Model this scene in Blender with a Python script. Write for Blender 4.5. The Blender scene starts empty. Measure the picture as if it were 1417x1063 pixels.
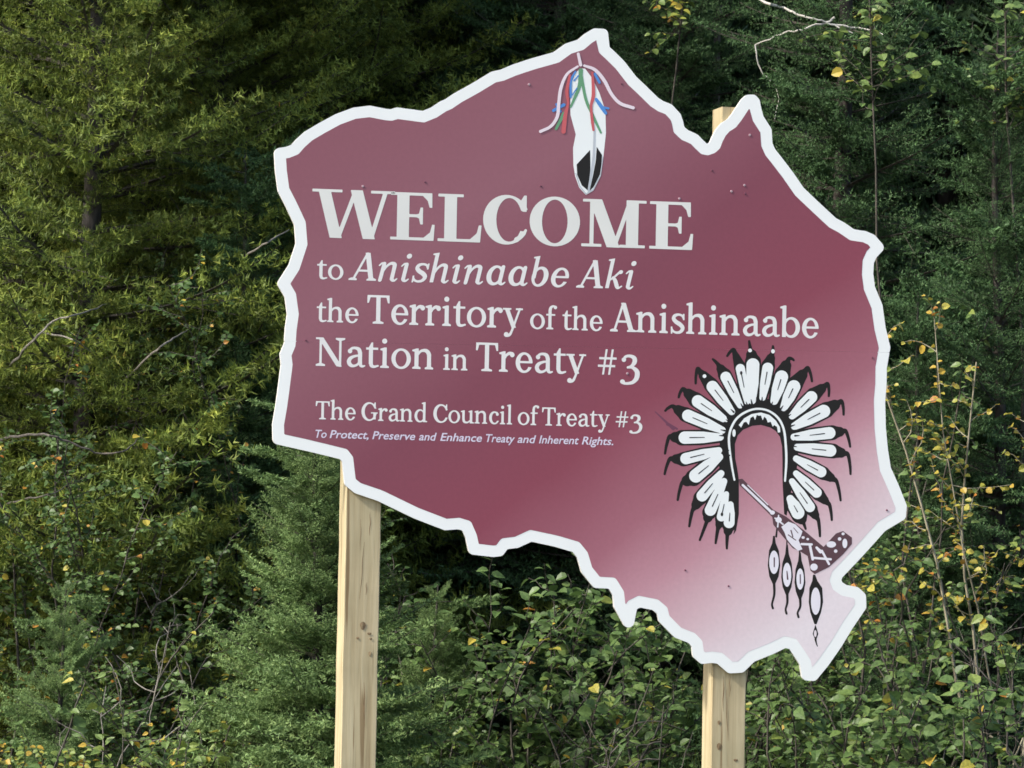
import bpy, math, random
import numpy as np
from mathutils import Matrix, Vector
from mathutils.geometry import delaunay_2d_cdt

R = math.radians
rng = np.random.default_rng(7)
random.seed(7)
scene = bpy.context.scene
COL = scene.collection

# ------------------------------------------------------------------ camera
W0, H0, FPX = 1417.0, 1063.0, 5500.0
CAM = Vector((0, 0, 1.6))
PITCH, ROLL = 203.5 / FPX, 0.019
Rc = Matrix.Rotation(math.pi / 2 + PITCH, 3, 'X') @ Matrix.Rotation(ROLL, 3, 'Z')
cd = bpy.data.cameras.new('camera')
cam = bpy.data.objects.new('camera', cd)
COL.objects.link(cam)
cam.location = CAM
cam.rotation_euler = Rc.to_euler()
cd.sensor_width = 36
cd.lens = 36 * FPX / W0
cd.clip_start = 0.1
cd.clip_end = 2000
cd.dof.use_dof = True
cd.dof.focus_distance = 15.6
cd.dof.aperture_fstop = 16
scene.camera = cam

# ------------------------------------------------------------------ light
SUN_EL, SUN_AL = R(42), R(26)      # sun: high, to the left, a little on the camera side
world = bpy.data.worlds.new('World')
scene.world = world
world.use_nodes = True
wn = world.node_tree
bg = wn.nodes['Background']
sky = wn.nodes.new('ShaderNodeTexSky')
sky.sky_type = 'NISHITA'
sky.sun_disc = False
sun_vec = Vector((-math.cos(SUN_EL) * math.cos(SUN_AL), -math.cos(SUN_EL) * math.sin(SUN_AL), math.sin(SUN_EL)))
sky.sun_elevation = SUN_EL
sky.sun_rotation = math.atan2(sun_vec.x, sun_vec.y)
sky.air_density = 1.0
sky.dust_density = 3.0
sky.ozone_density = 1.0
wn.links.new(sky.outputs[0], bg.inputs[0])
bg.inputs[1].default_value = 0.13
sl = bpy.data.lights.new('sun', 'SUN')
sl.energy = 2.2
sl.angle = R(4)
sl.color = (1.0, 0.955, 0.87)
so = bpy.data.objects.new('sun', sl)
COL.objects.link(so)
so.rotation_euler = sun_vec.to_track_quat('Z', 'Y').to_euler()
scene.view_settings.view_transform = 'Standard'
scene.view_settings.look = 'None'
scene.view_settings.gamma = 1
scene.view_settings.exposure = 1.22
scene.view_settings.use_curve_mapping = False
scene.cycles.use_denoising = True
scene.cycles.max_bounces = 6
scene.cycles.diffuse_bounces = 3
scene.cycles.transmission_bounces = 3
scene.cycles.pixel_filter_type = 'BLACKMAN_HARRIS'
scene.cycles.filter_width = 1.6

# ------------------------------------------------------------------ helpers
RcN = np.array(Rc)
def ray(px, py):
    px = np.asarray(px, float); py = np.asarray(py, float)
    d = np.stack([(px - W0 / 2) / FPX, -(py - H0 / 2) / FPX, -np.ones_like(px)], -1)
    return d @ RcN.T
def at(px, py, Y):
    d = ray(px, py)
    return np.array(CAM) + d * (Y / d[1])
def pxm(Y): return FPX / Y

def link(o, parent=None):
    COL.objects.link(o)
    if parent is not None: o.parent = parent
    return o
def tag(o, label=None, cat=None, group=None, kind=None):
    if label: o['label'] = label
    if cat: o['category'] = cat
    if group: o['group'] = group
    if kind: o['kind'] = kind
    return o
def empty(name, loc=(0, 0, 0), rz=0):
    o = bpy.data.objects.new(name, None)
    o.location = loc
    o.rotation_euler = (0, 0, rz)
    o.empty_display_size = 0.2
    return link(o)
def copy_tree(o, parent=None):
    c = o.copy()
    COL.objects.link(c)
    if parent is not None: c.parent = parent
    for ch in o.children: copy_tree(ch, c)
    return c
def npmesh(name, V, F, mat, tint=None, smooth=False):
    """F: (n,3) or (n,4) int array"""
    V = np.ascontiguousarray(V, np.float32); F = np.ascontiguousarray(F, np.int32)
    me = bpy.data.meshes.new(name)
    k = F.shape[1]
    me.vertices.add(len(V)); me.vertices.foreach_set('co', V.ravel())
    me.loops.add(F.size); me.loops.foreach_set('vertex_index', F.ravel())
    me.polygons.add(len(F)); me.polygons.foreach_set('loop_start', np.arange(0, F.size, k, dtype=np.int32))
    me.polygons.foreach_set('use_smooth', np.full(len(F), smooth, bool))
    if tint is not None:
        a = me.attributes.new('tint', 'FLOAT', 'POINT')
        a.data.foreach_set('value', np.ascontiguousarray(tint, np.float32))
    me.update(calc_edges=True)
    me.materials.append(mat)
    return me
def nobj(name, me, parent=None):
    return link(bpy.data.objects.new(name, me), parent)

# ------------------------------------------------------------------ materials
def mat_new(name):
    m = bpy.data.materials.new(name); m.use_nodes = True
    n = m.node_tree
    return m, n, n.nodes['Principled BSDF']
def ramp(n, stops, interp='LINEAR'):
    r = n.nodes.new('ShaderNodeValToRGB')
    r.color_ramp.interpolation = interp
    e = r.color_ramp.elements
    e[0].position, e[0].color = stops[0][0], (*stops[0][1], 1)
    e[1].position, e[1].color = stops[-1][0], (*stops[-1][1], 1)
    for p, c in stops[1:-1]:
        x = e.new(p); x.color = (*c, 1)
    return r
def srgb(r, g, b, k=1.0):
    f = lambda c: (c / 255 / 12.92 if c <= 10 else ((c / 255 + .055) / 1.055) ** 2.4) * k
    return (f(r), f(g), f(b))
def flat_mat(name, col, rough=0.55, noise=0.04):
    m, n, b = mat_new(name)
    tc = n.nodes.new('ShaderNodeTexCoord')
    nz = n.nodes.new('ShaderNodeTexNoise'); nz.inputs['Scale'].default_value = 6; nz.inputs['Detail'].default_value = 5
    n.links.new(tc.outputs['Object'], nz.inputs['Vector'])
    r = ramp(n, [(0.3, tuple(c * (1 - noise) for c in col)), (0.7, tuple(min(1, c * (1 + noise)) for c in col))])
    n.links.new(nz.outputs['Fac'], r.inputs[0]); n.links.new(r.outputs[0], b.inputs['Base Color'])
    b.inputs['Roughness'].default_value = rough
    b.inputs['Specular IOR Level'].default_value = 0.3
    return m
def leaf_mat(name, stops, trans=0.3, rough=0.5, spec=0.35, var=0.35):
    """stops: colours of the leaf over its own tint value"""
    m, n, b = mat_new(name)
    at_ = n.nodes.new('ShaderNodeAttribute'); at_.attribute_name = 'tint'
    r = ramp(n, stops)
    n.links.new(at_.outputs['Fac'], r.inputs[0])
    tc = n.nodes.new('ShaderNodeTexCoord')
    nz = n.nodes.new('ShaderNodeTexNoise'); nz.inputs['Scale'].default_value = 5; nz.inputs['Detail'].default_value = 3
    n.links.new(tc.outputs['Object'], nz.inputs['Vector'])
    mr = n.nodes.new('ShaderNodeMapRange')
    mr.inputs['From Min'].default_value = .3; mr.inputs['From Max'].default_value = .7
    mr.inputs['To Min'].default_value = 1 - var; mr.inputs['To Max'].default_value = 1 + var
    n.links.new(nz.outputs['Fac'], mr.inputs['Value'])
    mx = n.nodes.new('ShaderNodeVectorMath'); mx.operation = 'SCALE'
    n.links.new(r.outputs[0], mx.inputs[0]); n.links.new(mr.outputs[0], mx.inputs['Scale'])
    n.links.new(mx.outputs[0], b.inputs['Base Color'])
    b.inputs['Roughness'].default_value = rough
    b.inputs['Specular IOR Level'].default_value = spec
    t = n.nodes.new('ShaderNodeBsdfTranslucent'); n.links.new(mx.outputs[0], t.inputs['Color'])
    ms = n.nodes.new('ShaderNodeMixShader'); ms.inputs[0].default_value = trans
    out = n.nodes['Material Output']
    n.links.new(b.outputs[0], ms.inputs[1]); n.links.new(t.outputs[0], ms.inputs[2]); n.links.new(ms.outputs[0], out.inputs[0])
    return m
def bark_mat(name, c0, c1, scale=30):
    m, n, b = mat_new(name)
    tc = n.nodes.new('ShaderNodeTexCoord'); mp = n.nodes.new('ShaderNodeMapping'); mp.inputs['Scale'].default_value = (1, 1, .25)
    nz = n.nodes.new('ShaderNodeTexNoise'); nz.inputs['Scale'].default_value = scale; nz.inputs['Detail'].default_value = 6
    n.links.new(tc.outputs['Object'], mp.inputs[0]); n.links.new(mp.outputs[0], nz.inputs['Vector'])
    r = ramp(n, [(.35, c0), (.65, c1)]); n.links.new(nz.outputs['Fac'], r.inputs[0]); n.links.new(r.outputs[0], b.inputs['Base Color'])
    bp = n.nodes.new('ShaderNodeBump'); bp.inputs['Strength'].default_value = .6; bp.inputs['Distance'].default_value = .01
    n.links.new(nz.outputs['Fac'], bp.inputs['Height']); n.links.new(bp.outputs[0], b.inputs['Normal'])
    b.inputs['Roughness'].default_value = .85
    return m

M = {}
M['white'] = flat_mat('white_sheet', (.86, .88, .855), .45, .015)
M['edge'] = flat_mat('sheet_edge', (.62, .60, .55), .6, .05)
M['letter'] = flat_mat('white_vinyl', srgb(226, 224, 221), .45, .02)
M['letter_big'] = flat_mat('grey_vinyl', srgb(221, 221, 215), .45, .03)
M['motto'] = flat_mat('lilac_vinyl', srgb(214, 206, 222), .45, .05)
M['ink'] = flat_mat('black_ink', (.014, .012, .010), .45, .1)
M['feather_white'] = flat_mat('feather_white', (.83, .86, .84), .45, .02)
M['pipe_brown'] = flat_mat('pipe_brown', srgb(92, 66, 72), .5, .08)
M['pipe_pale'] = flat_mat('pipe_pale', srgb(230, 226, 232), .5, .05)
M['lace'] = flat_mat('pink_lace', srgb(230, 216, 222), .5, .04)
M['green_ink'] = flat_mat('green_ink', srgb(104, 156, 118), .5, .08)
M['red_ink'] = flat_mat('red_ink', srgb(196, 96, 100), .5, .08)
M['blue_ink'] = flat_mat('blue_ink', srgb(84, 140, 206), .5, .08)
M['shaft'] = flat_mat('grey_shaft', srgb(190, 195, 200), .5, .04)
M['screw'] = flat_mat('dull_screw', (.42, .30, .33), .4, .05)
M['screw_dark'] = flat_mat('dark_screw', (.17, .06, .09), .5, .05)

# wood of the posts
def post_mat():
    m, n, b = mat_new('post_wood')
    tc = n.nodes.new('ShaderNodeTexCoord')
    mp = n.nodes.new('ShaderNodeMapping'); mp.inputs['Scale'].default_value = (22, 22, .9)
    n.links.new(tc.outputs['Object'], mp.inputs[0])
    nz = n.nodes.new('ShaderNodeTexNoise'); nz.inputs['Scale'].default_value = 1.6; nz.inputs['Detail'].default_value = 8; nz.inputs['Roughness'].default_value = .62; nz.inputs['Distortion'].default_value = .5
    n.links.new(mp.outputs[0], nz.inputs['Vector'])
    r = ramp(n, [(.22, (.25, .19, .105)), (.42, (.41, .34, .21)), (.60, (.50, .43, .28)), (.8, (.57, .50, .34))])
    n.links.new(nz.outputs['Fac'], r.inputs[0])
    # drying checks: long dark slits
    mp2 = n.nodes.new('ShaderNodeMapping'); mp2.inputs['Scale'].default_value = (38, 38, 1.3)
    n.links.new(tc.outputs['Object'], mp2.inputs[0])
    n2 = n.nodes.new('ShaderNodeTexNoise'); n2.inputs['Scale'].default_value = 1; n2.inputs['Detail'].default_value = 3; n2.inputs['Distortion'].default_value = .2
    n.links.new(mp2.outputs[0], n2.inputs['Vector'])
    r2 = ramp(n, [(.63, (1, 1, 1)), (.68, (.42, .32, .24))]); n.links.new(n2.outputs['Fac'], r2.inputs[0])
    mx = n.nodes.new('ShaderNodeMix'); mx.data_type = 'RGBA'; mx.blend_type = 'MULTIPLY'; mx.inputs[0].default_value = .75
    n.links.new(r.outputs[0], mx.inputs[6]); n.links.new(r2.outputs[0], mx.inputs[7])
    # blotchy greenish-grey weathering
    n3 = n.nodes.new('ShaderNodeTexNoise'); n3.inputs['Scale'].default_value = 3.0; n3.inputs['Detail'].default_value = 6
    n.links.new(tc.outputs['Object'], n3.inputs['Vector'])
    r3 = ramp(n, [(.35, (.86, .86, .80)), (.65, (1.08, 1.06, 1.02))]); n.links.new(n3.outputs['Fac'], r3.inputs[0])
    m3 = n.nodes.new('ShaderNodeMix'); m3.data_type = 'RGBA'; m3.blend_type = 'MULTIPLY'; m3.inputs[0].default_value = 1
    n.links.new(mx.outputs[2], m3.inputs[6]); n.links.new(r3.outputs[0], m3.inputs[7])
    n.links.new(m3.outputs[2], b.inputs['Base Color'])
    bp = n.nodes.new('ShaderNodeBump'); bp.inputs['Strength'].default_value = .4; bp.inputs['Distance'].default_value = .004
    n.links.new(nz.outputs['Fac'], bp.inputs['Height']); n.links.new(bp.outputs[0], b.inputs['Normal'])
    b.inputs['Roughness'].default_value = .75; b.inputs['Specular IOR Level'].default_value = .25
    return m
M['post'] = post_mat()
M['knot'] = bark_mat('knot_wood', (.16, .10, .05), (.32, .24, .13), 60)
M['check'] = bark_mat('check_wood', (.13, .075, .035), (.25, .16, .08), 60)

# ------------------------------------------------------------------ shapes as distance fields -> filled outlines
class Grid:
    def __init__(s, x0, y0, x1, y1, h):
        s.x = np.arange(x0, x1 + h, h); s.y = np.arange(y0, y1 + h, h); s.h = h
        s.X, s.Y = np.meshgrid(s.x, s.y)
        s.f = np.full(s.X.shape, 1e6)
    def sub(s, x0, y0, x1, y1, pad):
        i0 = max(0, int((x0 - pad - s.x[0]) / s.h)); i1 = min(len(s.x), int((x1 + pad - s.x[0]) / s.h) + 2)
        j0 = max(0, int((y0 - pad - s.y[0]) / s.h)); j1 = min(len(s.y), int((y1 + pad - s.y[0]) / s.h) + 2)
        return slice(j0, j1), slice(i0, i1)
def sd_poly(X, Y, P):
    P = np.asarray(P, float); d = np.full(X.shape, 1e12); ins = np.zeros(X.shape, bool)
    n = len(P)
    for i in range(n):
        a = P[i]; b = P[(i + 1) % n]; e = b - a; L = e @ e
        if L < 1e-12: continue
        wx = X - a[0]; wy = Y - a[1]
        t = np.clip((wx * e[0] + wy * e[1]) / L, 0, 1)
        dx = wx - e[0] * t; dy = wy - e[1] * t
        d = np.minimum(d, dx * dx + dy * dy)
        c = (a[1] > Y) != (b[1] > Y)
        if a[1] != b[1]: ins ^= c & (X < (b[0] - a[0]) * (Y - a[1]) / (b[1] - a[1]) + a[0])
    d = np.sqrt(d)
    return np.where(ins, -d, d)
def catmull(P, k=6):
    P = np.asarray(P, float)
    if len(P) < 3: return P
    Q = np.vstack([2 * P[0] - P[1], P, 2 * P[-1] - P[-2]]); out = []
    for i in range(1, len(Q) - 2):
        p0, p1, p2, p3 = Q[i - 1:i + 3]
        for t in np.linspace(0, 1, k, endpoint=False):
            out.append(.5 * (2 * p1 + (p2 - p0) * t + (2 * p0 - 5 * p1 + 4 * p2 - p3) * t * t + (3 * p1 - p0 - 3 * p2 + p3) * t ** 3))
    out.append(P[-1])
    return np.array(out)
def sd_stroke(X, Y, P):
    """P rows x,y,width"""
    P = np.asarray(P, float); d = np.full(X.shape, 1e6)
    for a, b in zip(P[:-1], P[1:]):
        e = b[:2] - a[:2]; L = e @ e + 1e-9
        t = np.clip(((X - a[0]) * e[0] + (Y - a[1]) * e[1]) / L, 0, 1)
        q = np.hypot(X - a[0] - e[0] * t, Y - a[1] - e[1] * t) - .5 * (a[2] + (b[2] - a[2]) * t)
        d = np.minimum(d, q)
    return d
def sd_ell(X, Y, cx, cy, rx, ry):
    return (np.hypot((X - cx) / rx, (Y - cy) / ry) - 1) * min(rx, ry)
def prim(X, Y, p):
    k = p[0]
    if k == 'R': x0, y0, x1, y1 = p[1:5]; return np.maximum(np.maximum(x0 - X, X - x1), np.maximum(y0 - Y, Y - y1))
    if k == 'E': return sd_ell(X, Y, *p[1:5])
    if k == 'P': return sd_poly(X, Y, p[1])
    if k == 'S': return sd_stroke(X, Y, catmull(p[1]))
    if k == 'L': return sd_stroke(X, Y, p[1])
    if k == 'D':                       # diff: first minus the rest
        f = prim(X, Y, p[1])
        for q in p[2:]: f = np.maximum(f, -prim(X, Y, q))
        return f
    if k == 'I':
        f = prim(X, Y, p[1])
        for q in p[2:]: f = np.maximum(f, prim(X, Y, q))
        return f
    if k == 'U':
        f = prim(X, Y, p[1])
        for q in p[2:]: f = np.minimum(f, prim(X, Y, q))
        return f
def contours(gr, f, lev=0.0):
    f = f - lev
    f = np.where(np.abs(f) < 1e-7, 1e-7, f)
    s = f < 0
    s[0, :] = s[-1, :] = False; s[:, 0] = s[:, -1] = False
    f = np.where(s, -np.abs(f), np.abs(f))
    c = s[:-1, :-1] * 1 + s[:-1, 1:] * 2 + s[1:, 1:] * 4 + s[1:, :-1] * 8
    js, is_ = np.nonzero((c > 0) & (c < 15))
    T = {1: [(3, 0)], 2: [(0, 1)], 3: [(3, 1)], 4: [(1, 2)], 5: [(3, 0), (1, 2)], 6: [(0, 2)], 7: [(3, 2)], 8: [(2, 3)], 9: [(2, 0)], 10: [(0, 1), (2, 3)], 11: [(2, 1)], 12: [(1, 3)], 13: [(1, 0)], 14: [(0, 3)]}
    nxt = {}
    for j, i in zip(js.tolist(), is_.tolist()):
        ek = {0: (0, j, i), 1: (1, j, i + 1), 2: (0, j + 1, i), 3: (1, j, i)}
        for a, b in T[int(c[j, i])]: nxt.setdefault(ek[a], []).append(ek[b])
    def pos(e):
        k, j, i = e
        if k == 0:
            a, b = f[j, i], f[j, i + 1]; t = a / (a - b); return (gr.x[i] + gr.h * t, gr.y[j])
        a, b = f[j, i], f[j + 1, i]; t = a / (a - b); return (gr.x[i], gr.y[j] + gr.h * t)
    loops = []
    while nxt:
        st = next(iter(nxt)); cur = st; pts = []
        while cur in nxt:
            v = nxt[cur]; n_ = v.pop()
            if not v: del nxt[cur]
            pts.append(pos(cur)); cur = n_
            if cur == st: break
        if len(pts) > 4: loops.append(np.array(pts))
    return loops
def thin(P, eps):
    """drop points that lie on the straight line of their neighbours"""
    keep = [P[0]]; n = len(P); i = 0
    while i < n - 1:
        j = i + 1
        while j + 1 < n and j - i < 24:
            a = P[i]; b = P[j + 1]; e = b - a; L = math.hypot(*e) + 1e-9
            Q = P[i + 1:j + 1] - a
            if np.max(np.abs(Q[:, 0] * e[1] - Q[:, 1] * e[0])) / L > eps: break
            j += 1
        keep.append(P[j]); i = j
    return np.array(keep[:-1]) if len(keep) > 4 else P
def area2(l):
    return float(np.sum(l[:, 0] * np.roll(l[:, 1], -1) - np.roll(l[:, 0], -1) * l[:, 1]))
def inside(p, l):
    a = l; b = np.roll(l, -1, 0)
    c = (a[:, 1] > p[1]) != (b[:, 1] > p[1])
    xs = (b[:, 0] - a[:, 0]) * (p[1] - a[:, 1]) / np.where(b[:, 1] == a[:, 1], 1e-12, b[:, 1] - a[:, 1]) + a[:, 0]
    return bool(np.sum(c & (p[0] < xs)) % 2)
def group_loops(loops):
    """[[outer, hole, hole], ...]"""
    loops = sorted([l for l in loops if abs(area2(l)) > 1e-9], key=lambda l: -abs(area2(l)))
    depth = []; par = []
    for i, l in enumerate(loops):
        cs = [j for j in range(i) if inside(l[0], loops[j])]
        depth.append(len(cs)); par.append(max(cs, key=lambda j: depth[j]) if cs else None)
    out = {i: [l] for i, l in enumerate(loops) if depth[i] % 2 == 0}
    for i, l in enumerate(loops):
        if depth[i] % 2: out[par[i]].append(l)
    return list(out.values())
def fill_loops(loops):
    """-> V2 (n,2), tris"""
    V = np.vstack(loops); q_ = 1000.0 if np.abs(V).max() < 20 else 1.0
    E_ = []; k = 0
    for l in loops:
        n = len(l); E_ += [(k + i, k + (i + 1) % n) for i in range(n)]; k += n
    r_ = delaunay_2d_cdt([Vector((p[0] * q_, p[1] * q_)) for p in V], E_, [], 0, 1e-5)
    V2 = np.array([tuple(v) for v in r_[0]]) / q_
    T = np.array([f for f in r_[2] if len(f) == 3], int)
    c = V2[T].mean(1); ins = np.zeros(len(c), bool)
    for l in loops:
        for a, b in zip(l, np.roll(l, -1, 0)):
            if a[1] == b[1]: continue
            x_ = (b[0] - a[0]) * (c[:, 1] - a[1]) / (b[1] - a[1]) + a[0]
            ins ^= ((a[1] > c[:, 1]) != (b[1] > c[:, 1])) & (c[:, 0] < x_)
    return V2, T[ins]

# ------------------------------------------------------------------ lettering (own serif alphabet, em = 1000, cap height 692)
def dg(x0, y0, x1, y1, w):             # slanted bar, cut flat at its two heights
    h = w / 2
    return ('P', [(x0 - h, y0), (x0 + h, y0), (x1 + h, y1), (x1 - h, y1)])
def sf(xc, y, hw, up=1, s=44, t=30):    # slab serif with bracket
    return ('P', [(xc - hw, y), (xc + hw, y), (xc + hw, y + t * up), (xc + s, y + (t + 26) * up), (xc - s, y + (t + 26) * up), (xc - hw, y + t * up)])
def flag(x, y, w=60, s=88):            # slanted top serif of a lower-case stem
    return ('P', [(x - w, y - 22), (x + s * .5, y + 10), (x + s, y + 10), (x + s, y - 60), (x, y - 60), (x - w, y - 48)])
def flick(x, y=60): return ('S', [(x, y, 84), (x + 30, 24, 62), (x + 75, 16, 40), (x + 125, 62, 26)])
def entry(x, y=470): return ('S', [(x - 110, y - 75, 26), (x - 60, y - 20, 36), (x, y - 30, 60)])
GR = {
 'T': (618, [('R', 263, 0, 357, 692), sf(310, 0, 132), ('R', 34, 650, 586, 692), ('P', [(34, 692), (30, 510), (62, 510), (100, 645), (160, 660)]), ('P', [(586, 692), (590, 510), (558, 510), (520, 645), (460, 660)])]),
 'h': (583, [('R', 75, 0, 165, 740), flag(75, 757), sf(120, 0, 100), ('S', [(150, 350, 40), (215, 430, 48), (300, 458, 62), (380, 440, 84), (430, 370, 92), (438, 300, 90)]), ('R', 393, 0, 483, 310), sf(438, 0, 100)]),
 'n': (591, [('R', 75, 0, 165, 470), flag(75, 484), sf(120, 0, 100), ('S', [(150, 350, 40), (215, 430, 48), (300, 458, 62), (380, 440, 84), (430, 370, 92), (438, 300, 90)]), ('R', 393, 0, 483, 310), sf(438, 0, 100)]),
 'i': (293, [('R', 100, 0, 190, 470), flag(100, 484), sf(145, 0, 105), ('E', 140, 655, 58, 58)]),
 'l': (287, [('R', 98, 0, 188, 740), flag(98, 757), sf(143, 0, 105)]),
 'r': (409, [('R', 75, 0, 165, 470), flag(75, 484), sf(122, 0, 108), ('S', [(150, 330, 40), (200, 410, 50), (270, 452, 66), (340, 440, 80)]), ('E', 345, 418, 52, 54)]),
 'u': (576, [('R', 75, 120, 165, 470), flag(75, 484), ('S', [(120, 150, 90), (150, 62, 86), (225, 26, 62), (310, 36, 48), (400, 105, 40)]), ('R', 393, 0, 483, 470), flag(393, 484), ('P', [(400, 0), (560, 0), (560, 28), (483, 50), (400, 60)])]),
 'o': (539, [('D', ('E', 270, 235, 240, 248), ('E', 270, 235, 148, 208))]),
 'e': (484, [('D', ('E', 245, 235, 212, 248), ('E', 256, 235, 124, 208), ('P', [(200, 236), (520, 236), (520, 60), (425, 120), (330, 130)])), ('R', 90, 228, 450, 268)]),
 'c': (454, [('D', ('E', 250, 235, 212, 248), ('E', 268, 235, 126, 206), ('P', [(290, 240), (330, 120), (430, 120), (520, 60), (520, 400), (300, 390)])), ('E', 375, 376, 54, 54), ('S', [(300, 448, 50), (360, 430, 60), (380, 390, 60)])]),
 'a': (504, [('R', 328, 80, 418, 340), ('E', 118, 384, 50, 50), ('S', [(112, 396, 50), (165, 452, 50), (255, 464, 54), (340, 428, 84), (373, 340, 90)]), ('S', [(350, 282, 36), (240, 262, 48), (135, 210, 74), (92, 125, 90), (130, 45, 80), (210, 18, 54), (300, 50, 42), (350, 110, 36)]), ('S', [(373, 110, 90), (395, 36, 66), (440, 16, 44), (490, 30, 28)])]),
 's': (432, [('S', [(362, 380, 30), (325, 440, 42), (235, 462, 46), (140, 430, 72), (112, 355, 84), (180, 278, 92), (280, 222, 94), (352, 140, 88), (310, 48, 68), (205, 14, 46), (110, 44, 40), (66, 110, 30)]), ('P', [(362, 335), (392, 335), (388, 478), (362, 478)]), ('P', [(46, 156), (76, 156), (78, -8), (50, -8)])]),
 't': (346, [('R', 98, 90, 188, 470), ('P', [(98, 440), (98, 500), (160, 610), (188, 610), (188, 440)]), ('R', 26, 440, 318, 481), ('S', [(143, 110, 90), (165, 40, 76), (235, 16, 50), (325, 40, 34)])]),
 'b': (560, [('R', 70, 0, 158, 740), flag(70, 757), ('D', ('E', 305, 235, 222, 250), ('E', 285, 235, 140, 206), ('R', -200, -300, 110, 700))]),
 'd': (575, [('R', 393, 0, 483, 740), flag(393, 757), ('P', [(400, 0), (560, 0), (560, 28), (483, 50), (400, 60)]), ('D', ('E', 258, 235, 222, 250), ('E', 278, 235, 140, 206), ('R', 440, -300, 900, 700))]),
 'f': (325, [('R', 98, 0, 188, 610), sf(143, 0, 110), ('S', [(143, 590, 90), (165, 685, 78), (235, 738, 54), (300, 730, 50)]), ('E', 318, 700, 50, 50), ('R', 26, 440, 310, 481)]),
 'y': (493, [dg(280, 10, 95, 481, 100), ('S', [(430, 470, 40), (300, 110, 42), (235, -70, 46), (180, -170, 56), (110, -195, 56)]), ('E', 92, -168, 54, 54), ('R', 2, 450, 205, 481), ('R', 335, 450, 500, 481)]),
 'A': (671, [dg(110, 10, 335, 700, 48), dg(560, 10, 340, 700, 110), ('R', 190, 225, 480, 264), sf(100, 0, 96), sf(565, 0, 112), ('P', [(300, 640), (380, 640), (352, 706), (322, 706)])]),
 'N': (767, [('R', 118, 0, 164, 680), ('R', 614, 10, 660, 692), dg(614, 0, 140, 692, 122), sf(141, 0, 112), sf(637, 692, 112, -1), ('R', 24, 658, 180, 692), ('P', [(560, 60), (660, 60), (660, -8), (610, -8)])]),
 'G': (725, [('D', ('E', 352, 346, 315, 360), ('E', 378, 346, 216, 312), ('P', [(430, 300), (700, 300), (740, 480), (600, 470), (460, 560)])), ('P', [(588, 705), (618, 705), (618, 480), (590, 480), (540, 590)]), ('R', 536, 50, 628, 300), ('R', 440, 282, 705, 314)]),
 'C': (642, [('D', ('E', 345, 346, 310, 360), ('E', 372, 346, 206, 312), ('P', [(430, 330), (480, 200), (560, 190), (720, 60), (720, 560), (560, 470), (440, 560)])), ('P', [(572, 705), (602, 705), (604, 478), (574, 478), (525, 590)]), ('S', [(500, 60, 60), (565, 110, 44), (605, 180, 34)])]),
 '#': (643, [dg(200, 10, 300, 650, 50), dg(390, 10, 490, 650, 50), ('R', 80, 400, 610, 444), ('R', 40, 205, 570, 249)]),
 '3': (552, [('S', [(105, 360, 46), (160, 446, 50), (260, 466, 58), (360, 420, 86), (370, 320, 90), (300, 225, 56), (215, 190, 38)]), ('S', [(215, 196, 38), (330, 190, 60), (430, 100, 96), (430, -40, 96), (350, -150, 72), (230, -190, 52), (120, -185, 50), (75, -150, 50)]), ('E', 96, -150, 50, 46), ('E', 120, 372, 46, 46)]),
}
GI = {
 'A': GR['A'],
 'n': (560, [entry(130), ('L', [(130, 440, 84), (110, 20, 80)]), ('S', [(125, 200, 34), (200, 370, 44), (300, 455, 62), (390, 430, 84), (400, 330, 86)]), ('L', [(400, 340, 84), (395, 60, 84)]), flick(395)]),
 'i': (300, [entry(130), ('L', [(130, 440, 84), (120, 60, 84)]), flick(120), ('E', 150, 655, 58, 58)]),
 'h': (560, [('R', 78, 10, 158, 740), ('P', [(20, 735), (158, 765), (158, 700), (20, 712)]), ('S', [(125, 200, 34), (200, 370, 44), (300, 455, 62), (390, 430, 84), (400, 330, 86)]), ('L', [(400, 340, 84), (395, 60, 84)]), flick(395)]),
 'a': (550, [('D', ('E', 240, 235, 200, 250), ('E', 262, 240, 116, 200)), ('L', [(400, 455, 84), (392, 60, 84)]), flick(395)]),
 's': (420, GR['s'][1]),
 'b': (520, [('R', 72, 200, 154, 740), ('P', [(20, 735), (154, 765), (154, 700), (20, 712)]), ('D', ('E', 265, 240, 200, 252), ('E', 245, 235, 116, 205))]),
 'e': (460, GR['e'][1]),
 'k': (520, [('R', 78, 10, 158, 740), ('P', [(20, 735), (158, 765), (158, 700), (20, 712)]), ('S', [(140, 210, 38), (250, 300, 40), (370, 440, 50)]), ('E', 385, 425, 48, 44), ('S', [(215, 280, 50), (290, 200, 80), (360, 60, 84), (410, 16, 46), (480, 62, 26)])]),
}
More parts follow.
